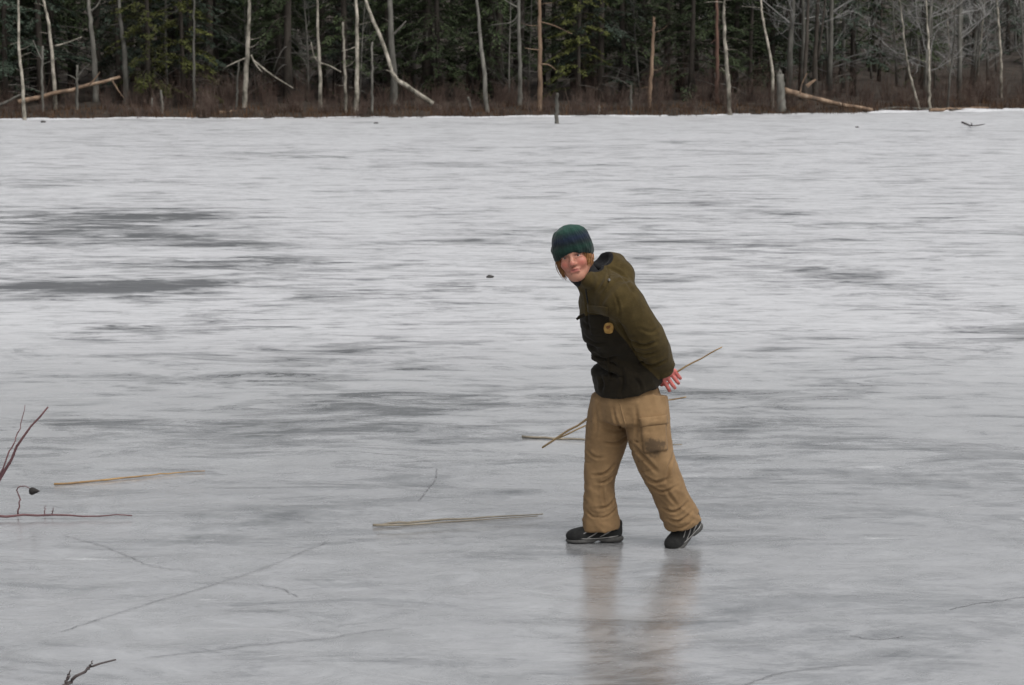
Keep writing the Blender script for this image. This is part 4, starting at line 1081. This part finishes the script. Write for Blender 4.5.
# hood lying on the back, open towards the neck
F.op(ell(b_(612, 274, 9.90), np.stack([LAT, unit([.62, .5, .55]), unit(np.cross(LAT, [.62, .5, .55]))]), (.125, .082, .085)), 0.03)
F.op(cap(b_(605, 262, 9.86), b_(588, 281, 9.70), .034, .03), 0.03)
F.op(cap(b_(605, 262, 9.88), b_(583, 284, 9.86), .036, .028), 0.03)
F.op(cap(b_(589, 281, 9.70), b_(583, 287, 9.76), .026, .024), 0.025)
F.op(cap(b_(603, 261, 9.83), b_(616, 262, 9.92), .034, .040), 0.03)
# cavity of the hood and collar
F.op(cap(b_(586, 262, 9.78), b_(593, 283, 9.81), .066, .058), 0.012, sub=True)
F.op(ell(b_(600, 257, 9.83), HA, (.05, .045, .06)), 0.012, sub=True)
# creases: waist pinch, underarm line, elbow and cuff folds
F.op(cap(b_(590, 353, 9.82), b_(606, 356, 9.74), .012, .004), 0.035, sub=True)
F.op(cap(b_(622, 326, 9.665), b_(642, 364, 9.70), .004, .010), 0.03, sub=True)
F.op(cap(b_(648, 365, 9.80), b_(672, 365, 9.82), .010), 0.02)
V, Q = F.net()
def jdisp(p):
    return fold(p, 7, 6, 3.1, 0.006) + fold(p, 16, 9, 8.2, 0.0022)
HC1, HC2 = b_(586, 262, 9.78), b_(593, 283, 9.81)
jm = field_mesh('jacket', V, Q, [M['jacket']], jdisp, 2)
creases(jm, [([(607, 266), (606, 276), (598, 287)], .005, .010), ([(607, 266), (620, 272), (630, 286)], .006, .007), ([(611, 286), (616, 300), (616, 314)], .005, .007), ([(614, 312), (624, 330), (640, 362)], .006, .012),
             ([(626, 334), (640, 340), (654, 336)], .007, .012), ([(630, 345), (642, 350), (655, 347)], .006, .009), ([(636, 322), (648, 326), (658, 322)], .007, .006), ([(641, 362), (652, 361), (664, 356)], .006, .010),
             ([(592, 352), (604, 357), (616, 352)], .007, .014), ([(590, 364), (602, 362), (612, 366)], .006, .007), ([(598, 370), (602, 382), (600, 392)], .007, .008), ([(620, 362), (622, 378), (619, 392)], .008, .008),
             ([(582, 334), (594, 340), (606, 338)], .006, .008), ([(583, 286), (586, 302), (588, 330)], .004, .005), ([(632, 372), (638, 380), (640, 390)], .007, .007), ([(580, 318), (592, 326), (604, 322)], .008, .006)])
c = np.array([v.co[:] for v in jm.vertices])
pan = np.minimum(slv[0](c) - 0.016, (c - b_(601, 300, 9.83)) @ unit([0.25, 0.0, -1.0]) - 0.05)
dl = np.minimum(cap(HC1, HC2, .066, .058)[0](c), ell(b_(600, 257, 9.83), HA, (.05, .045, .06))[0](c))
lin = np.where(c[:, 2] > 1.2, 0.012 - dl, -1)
for nm, arr in (('panel', pan), ('lining', lin)):
    a = jm.attributes.new(nm, 'FLOAT', 'POINT'); a.data.foreach_set('value', arr.astype(np.float32))
jacket = link('jacket', jm, person)
def bvh_of(me): return BVHTree.FromPolygons([v.co[:] for v in me.vertices], [p.vertices[:] for p in me.polygons])
JB = bvh_of(jm)
def patch(name, bvh, corners, parent, m, off=0.006, nu=10, nv=10, edge=None, round_=0.0, sink=0.006):
    "a piece of cloth laid on the surface: corners are four picture points (clockwise from top left)"
    eye = Vector((0, 0, CAM_H)) - Vector(PO)
    c = np.array(corners, float); P = {}
    outer, base = [], []
    for j in range(nv + 1):
        for i in range(nu + 1):
            u, v = i / nu, j / nv
            if round_:
                uu, vv = 2 * u - 1, 2 * v - 1
                du, dv = uu * math.sqrt(1 - vv * vv / 2), vv * math.sqrt(1 - uu * uu / 2)
                u, v = u * (1 - round_) + round_ * (du + 1) / 2, v * (1 - round_) + round_ * (dv + 1) / 2
            x = (c[0] * (1 - u) + c[1] * u) * (1 - v) + (c[3] * (1 - u) + c[2] * u) * v
            d = Vector(ray(*x)).normalized()
            hit, nor, _, _ = bvh.ray_cast(eye, d)
            if hit is None:
                hit, nor, _, _ = bvh.find_nearest(eye + d * 9.9)
            if nor.dot(d) > 0: nor = -nor
            ed = min(i, j, nu - i, nv - j)
            puff = off * (1.0 if ed > 0 else 0.75) + off * 0.35 * math.sin(math.pi * i / nu) * math.sin(math.pi * j / nv)
            outer.append(np.array(hit + nor * puff)); base.append(np.array(hit - nor * sink))
    W = nu + 1; nO = len(outer)
    Fc = [(j * W + i, (j + 1) * W + i, (j + 1) * W + i + 1, j * W + i + 1) for j in range(nv) for i in range(nu)]
    rim = [i for i in range(W)] + [j * W + nu for j in range(1, nv + 1)] + [nv * W + i for i in range(nu - 1, -1, -1)] + [j * W for j in range(nv - 1, 0, -1)]
    Fc += [(rim[k], rim[(k + 1) % len(rim)], nO + rim[(k + 1) % len(rim)], nO + rim[k]) for k in range(len(rim))]
    b = MB(); b.add(np.array(outer + base), Fc)
    o = b.build(name, M[m], parent, smooth=True)
    return o
patch('pocket_flap', JB, [(587, 304), (608, 307), (608, 315), (588, 312)], jacket, 'olive', 0.005)
patch('chest_pocket', JB, [(588, 314), (609, 317), (608, 337), (591, 335)], jacket, 'olive_dark', 0.003)
e_ = patch('emblem', JB, [(604, 322.5), (613.5, 322.5), (613.5, 333.5), (604, 333.5)], jacket, 'gold', 0.005, 10, 10, round_=0.75)
patch('emblem_curl', JB, [(605.6, 326.0), (610.4, 324.2), (611.2, 327.0), (607.4, 329.6)], e_, 'rust', 0.0068, 8, 8, round_=0.9)
patch('snap_button', JB, [(607.8, 278.6), (610.4, 278.6), (610.4, 281.2), (607.8, 281.2)], jacket, 'metal', 0.003, 6, 6, round_=1.0)
patch('zipper', JB, [(585.3, 289), (586.4, 288.8), (588.6, 303), (587.4, 303.2)], jacket, 'lining', 0.002, 2, 10)
patch('hand_pocket_welt', JB, [(606, 358), (609, 357), (612, 380), (609, 381)], jacket, 'olive_dark', 0.003, 3, 10)
bt = MB(); bt.tube(np.array([b_(584, 315, 9.78), b_(579.5, 317, 9.77), b_(576.5, 319.5, 9.77)]), [.009, .008, .005], 6)
bt.build('pocket_tab', M['olive_dark'], jacket, smooth=True)
F = Field(np.arange(-.45, .1, .006), np.arange(-.4, .1, .006), np.arange(1.05, 1.5, .006))
F.op(cap(b_(594, 285, 9.815), h_(.012, -.082, -.035), .063, .060)); F.op(cap(h_(.012, -.082, -.035), h_(.02, -.03, -.075), .058, .05), .02)
V, Q = F.net()
link('inner_collar', field_mesh('inner_collar', V, Q, [M['lining']], lambda p: fold(p, 12, 24, 2.0, 0.003), 1), jacket)
# ribbed cuff on the visible sleeve
F = Field(np.arange(0.0, 0.32, 0.005), np.arange(-0.25, 0.1, 0.005), np.arange(0.68, 0.95, 0.005))
ax = unit(b_(664, 372, 9.86) - b_(660, 360, 9.82))
F.op(sweep([np.r_[b_(662, 364.5, 9.837), .053, .050], np.r_[b_(663.6, 370, 9.853), .051, .048], np.r_[b_(664.6, 372.5, 9.86), .047, .044]], [0.8, 0.6, 0], 6, 0.006))
F.op(cap(b_(663, 368, 9.85), b_(666, 378, 9.876), .037, .037), 0.004, sub=True)
V, Q = F.net()
link('cuff', field_mesh('cuff', V, Q, [M['olive']], lambda p: fold(p, 30, 14, 1.0, 0.002), 1), jacket)

# ---- trousers
F = Field(np.arange(-0.32, 0.44, 0.0068), np.arange(-0.34, 0.30, 0.0068), np.arange(0.03, 0.86, 0.0068))
F.op(sweep([np.r_[b_(628, 386, 9.93), .150, .125], np.r_[b_(628.5, 400, 9.93), .168, .140], np.r_[b_(628, 418, 9.93), .174, .142]], LAT, 8, 0.03))
R_ = sweep([np.r_[b_(613, 398, 9.97), .098, .104], np.r_[b_(608, 425, 9.985), .101, .108], np.r_[b_(605, 445, 9.985), .094, .100], np.r_[b_(601, 466, 9.98), .078, .082],
            np.r_[b_(599, 488, 9.98), .066, .072], np.r_[b_(600, 508, 9.98), .073, .079], np.r_[b_(601.5, 520, 9.98), .081, .089], np.r_[b_(602, 528.5, 9.98), .084, .094]], LAT, 18, 0.006)
L_ = sweep([np.r_[b_(645, 398, 9.89), .104, .108], np.r_[b_(648, 425, 9.86), .102, .106], np.r_[b_(651, 445, 9.85), .096, .100], np.r_[b_(657.5, 466, 9.85), .087, .090],
            np.r_[b_(668, 489, 9.865), .078, .082], np.r_[b_(676, 508, 9.885), .080, .086], np.r_[b_(681.5, 518, 9.90), .080, .088], np.r_[b_(683.5, 524.5, 9.905), .078, .087]], LAT, 18, 0.006)
F.op(R_, 0.02); F.op(L_, 0.02)
V, Q = F.net()
def tdisp(p):
    low = max(0.0, min(1.0, (0.40 - p[2]) / 0.3))
    return fold(p, 9, 3.5, 5.3, 0.006) + fold(p, 16, 8, 2.2, 0.0025) + low * fold(p, 7, 24, 6.6, 0.006)
tm = field_mesh('trousers', V, Q, [M['khaki']], tdisp, 2)
creases(tm, [([(629, 438), (617, 444), (603, 443)], .007, .012), ([(628, 430), (615, 432), (600, 428)], .006, .007), ([(615, 466), (606, 474), (592, 477)], .006, .012), ([(616, 476), (606, 483), (596, 484)], .006, .010),
             ([(587, 452), (595, 458), (606, 458)], .006, .007), ([(618, 500), (608, 508), (594, 510)], .006, .011), ([(619, 510), (609, 517), (600, 519)], .005, .010), ([(585, 512), (593, 518), (600, 518)], .005, .007),
             ([(604, 480), (603, 495), (606, 512)], .006, .008), ([(612, 405), (616, 420), (627, 434)], .006, .008), ([(594, 405), (597, 425), (594, 440)], .008, .006),
             ([(630, 440), (642, 452), (656, 468)], .008, .011), ([(641, 472), (654, 478), (668, 474)], .007, .010), ([(648, 482), (660, 488), (676, 482)], .006, .010), ([(664, 484), (670, 494), (678, 505)], .007, .006),
             ([(662, 506), (674, 508), (687, 500)], .006, .011), ([(666, 516), (678, 518), (692, 509)], .006, .011), ([(670, 524), (680, 525), (694, 517)], .005, .008), ([(673, 452), (668, 462), (664, 478)], .007, .008), ([(634, 402), (636, 420), (634, 436)], .007, .007)])
trousers = link('trousers', tm, person)
TB = bvh_of(tm)
cp = patch('cargo_pocket', TB, [(641, 424), (665, 422), (667, 450), (644, 453)], trousers, 'khaki', 0.009, 12, 12)
patch('pocket_flap', TB, [(640, 418), (665.5, 415), (666.5, 424), (641, 427)], cp, 'khaki', 0.014, 12, 6)
patch('fly_seam', TB, [(619, 403), (620.5, 403), (627, 428), (625.5, 429)], trousers, 'khaki', 0.0015, 2, 10)
patch('front_pocket_seam', TB, [(598, 402), (599.3, 401), (592, 422), (590.8, 421)], trousers, 'khaki', 0.0015, 2, 10)

# ---- hat
F = Field(np.arange(HO[0] - .16, HO[0] + .16, 0.0045), np.arange(HO[1] - .18, HO[1] + .16, 0.0045), np.arange(HO[2] - .1, HO[2] + .20, 0.0045))
F.op(ell(h_(0.001, .036, -.012), HA, (.0935, .096, .106)), 0)
F.op(ell(h_(0.002, .078, -.014), HA, (.078, .060, .090)), 0.025)
F.op(ell(h_(0.001, .028, -.012), HA, (.097, .072, .109)), 0.008)
def below(P):
    q = (P - HO) @ HA.T
    return (q[..., 1] - (.0125 - 4.0 * q[..., 0] ** 2 - 0.10 * np.clip(-q[..., 2], -.03, .2) - .05 * (q[..., 0] < 0) * np.abs(q[..., 0])))
F.op((lambda P: below(P), HO - .2, HO + .2), 0.006, sub=True)
F.op(ell(h_(0, .034, -.014), HA, (.0775, .0905, .0955)), 0.004, sub=True)
V, Q = F.net()
hatm = field_mesh('knit_hat', V, Q, [M['hat']], lambda p: fold(p, 11, 14, 4.4, 0.007) + fold(p, 26, 26, 1.4, 0.002), 1)
nv = len(hatm.vertices); co = np.array([v.co[:] for v in hatm.vertices]); q = (co - HO) @ HA.T
for nm, arr in (('hatv', np.clip((q[:, 1] + .02) / .165, 0, 1)), ('hata', (np.arctan2(q[:, 2] + .012, q[:, 0]) / (2 * math.pi)))):
    a = hatm.attributes.new(nm, 'FLOAT', 'POINT'); a.data.foreach_set('value', arr.astype(np.float32))
link('knit_hat', hatm, person)

# ---- hair: locks hanging from under the hat
rg = np.random.default_rng(77)
b = MB()
for s, n, ln in ((-1, 260, .100), (1, 280, .072)):
    for k in range(n):
        f = rg.uniform(-.050, .042); r = .073 - 0.012 * max(f, 0) / .04 + rg.normal(0, .004)
        p0 = h_(s * r, .015, f)
        cl = 0.5 + 0.5 * math.sin(f * 260 + s)                # strands gather into locks
        l = ln * rg.uniform(.6, 1.0) * (0.75 + 0.35 * cl) * (1.0 if f < .03 else .8)
        f2 = f + 0.006 * math.sin(f * 260 + s + 1.5)
        p1 = h_(s * (r + rg.normal(.004, .003)), .015 - l * .55, f2 + rg.normal(.003, .003))
        p2 = h_(s * (r - rg.uniform(.0, .016)), .015 - l * 1.1, f2 + rg.normal(.007, .006))
        b.tube(curve([p0, p1, p2], 6), [.0024, .0024, .0022, .0019, .0014, .0005], 3, cap=False)
for k in range(60):                                       # at the nape
    a = rg.uniform(-1.2, 1.2); p0 = h_(.07 * math.sin(a), -.005, -.03 - .06 * math.cos(a))
    b.tube(curve([p0, p0 + hu * -.03, p0 + hu * -.075 + hf * rg.uniform(0, .02)], 5), [.005, .005, .004, .003, .001], 4, cap=False)
for k in range(16):                                       # a few wisps on the brow
    r = rg.choice([-1, 1]) * rg.uniform(.03, .062); p0 = h_(r, .022, .078 - 7 * r * r)
    b.tube(curve([p0, p0 - hu * .012 + hr * np.sign(r) * .004, p0 - hu * .024 + hr * np.sign(r) * .010 - hf * .004], 4), [.0028, .0026, .002, .0008], 3, cap=False)
b.build('hair', M['hair'], person, smooth=True)

# ---- shoes
def shoe(origin, yaw, pitch, name='shoe'):
    "local x points to the toe; origin is the ball of the foot on the ice"
    def fieldmesh(ops, mats, nm, h=0.0042):
        F = Field(np.arange(-.22, .13, h), np.arange(-.075, .075, h), np.arange(-.02, .15, h))
        for prim, k, sub in ops: F.op(prim, k, sub)
        V, Q = F.net()
        return field_mesh(nm, V, Q, mats, None, 1)
    I = np.eye(3)
    def cut(z0, flip): return ((lambda P: (P[..., 2] - z0) * (1 if flip else -1)), [-.3, -.1, -.05], [.2, .1, .2])
    upper = [(ell((.04, 0, .030), I, (.058, .046, .036)), 0, False), (ell((-.02, 0, .036), I, (.075, .042, .040)), .02, False), (ell((-.115, 0, .045), I, (.060, .038, .050)), .02, False),
             (cap((-.135, 0, .05), (-.152, 0, .086), .031, .024), .02, False), (cap((-.085, 0, .055), (-.095, 0, .070), .033, .030), .02, False),
             (cap((-.12, 0, .08), (-.115, 0, .15), .027, .036), .008, True), (cut(.014, True), .002, True)]
    sole = [(ell((.035, 0, .008), I, (.064, .050, .020)), 0, False), (ell((-.05, 0, .010), I, (.09, .041, .019)), .02, False), (ell((-.125, 0, .013), I, (.058, .043, .024)), .015, False),
            (cut(.0, True), .002, True), (cap((-.055, -.1, -.012), (-.055, .1, -.012), .022), .01, True)]
    r = link(name, fieldmesh(upper, [M['shoe']], name), person)
    so = link('sole', fieldmesh(sole, [M['sole']], 'sole'), r)
    for sgn in (-1, 1):
        for (pts, w) in [([(.055, .036, .034), (.015, .040, .048), (-.02, .034, .066)], .0036), ([(.0, .0435, .026), (-.035, .0425, .044), (-.065, .037, .066)], .0036),
                         ([(-.06, .042, .030), (-.10, .0405, .050), (-.135, .034, .070)], .0036), ([(.085, .022, .030), (.05, .042, .026), (.0, .0455, .023), (-.06, .0425, .024), (-.13, .041, .030), (-.165, .022, .034)], .0026)]:
            b = MB(); b.tube(curve([(x, sgn * (y - .0015), z) for x, y, z in pts], 9), [w * q_ for q_ in (.3, .7, .9, .8, .9, .8, .9, .7, .3)], 5); b.build('trim_stripe', M['trim'], r, smooth=True)
    for k in range(4):
        x = .018 - .022 * k; z = .066 + .0065 * k
        b = MB(); b.tube(curve([(x - .004, -.022, z - .008), (x, 0, z + .004), (x - .004, .022, z - .008)], 7), .0028, 5); b.build('lace', M['trim'], r, smooth=True)
    r.location = origin; r.rotation_euler = (0, pitch, yaw)
    return r
gl = ground(586, 541.5) - PO
shoe((gl[0], gl[1], 0.0), math.radians(180 + 6), 0.0)['label'] = 'dark running shoe flat on the ice, leading foot'
gr = ground(681, 544.5) - PO
shoe((gr[0] - 0.005, gr[1], 0.006), math.radians(180 + 52), math.radians(18))['label'] = 'dark running shoe on its toe, trailing foot'

# ---- the long stick held behind the back
def at_(x, y, Y): return at(x, y, Y - 0.13)
ST = [at_(542.5, 447.5, 10.55), at_(579, 424, 10.36), at_(620, 402, 10.16), at_(650, 386.3, 10.0), at_(669, 376.3, 9.902), at_(700, 359, 9.80), at_(722, 347, 9.72)]
root = empty('long_stick', ST[0])
b = MB(); C = curve(ST, 26); C[1:-1] += np.random.default_rng(5).normal(0, .002, (24, 3))
b.tube(C - root_loc(root), np.interp(np.linspace(0, 1, 26), [0, .2, .7, 1], [.0055, .0058, .0045, .0028]), 7, rough=.1, rng=np.random.default_rng(6))
b.build('stem', M['reed'], root, smooth=True)
b = MB(); C = curve([at_(555, 439.5, 10.485), at_(568, 434, 10.44), at_(579, 428.5, 10.42), at_(600, 420, 10.40), at_(645, 404, 10.30), at_(673, 399.5, 10.24), at_(686, 397, 10.20)], 20)
b.tube(C - root_loc(root), np.linspace(.0042, .0032, 20), 6); b.build('side_stem', M['reed'], root, smooth=True)
tag(root, 'long thin tan stick held in the hand behind the hips', 'stick')
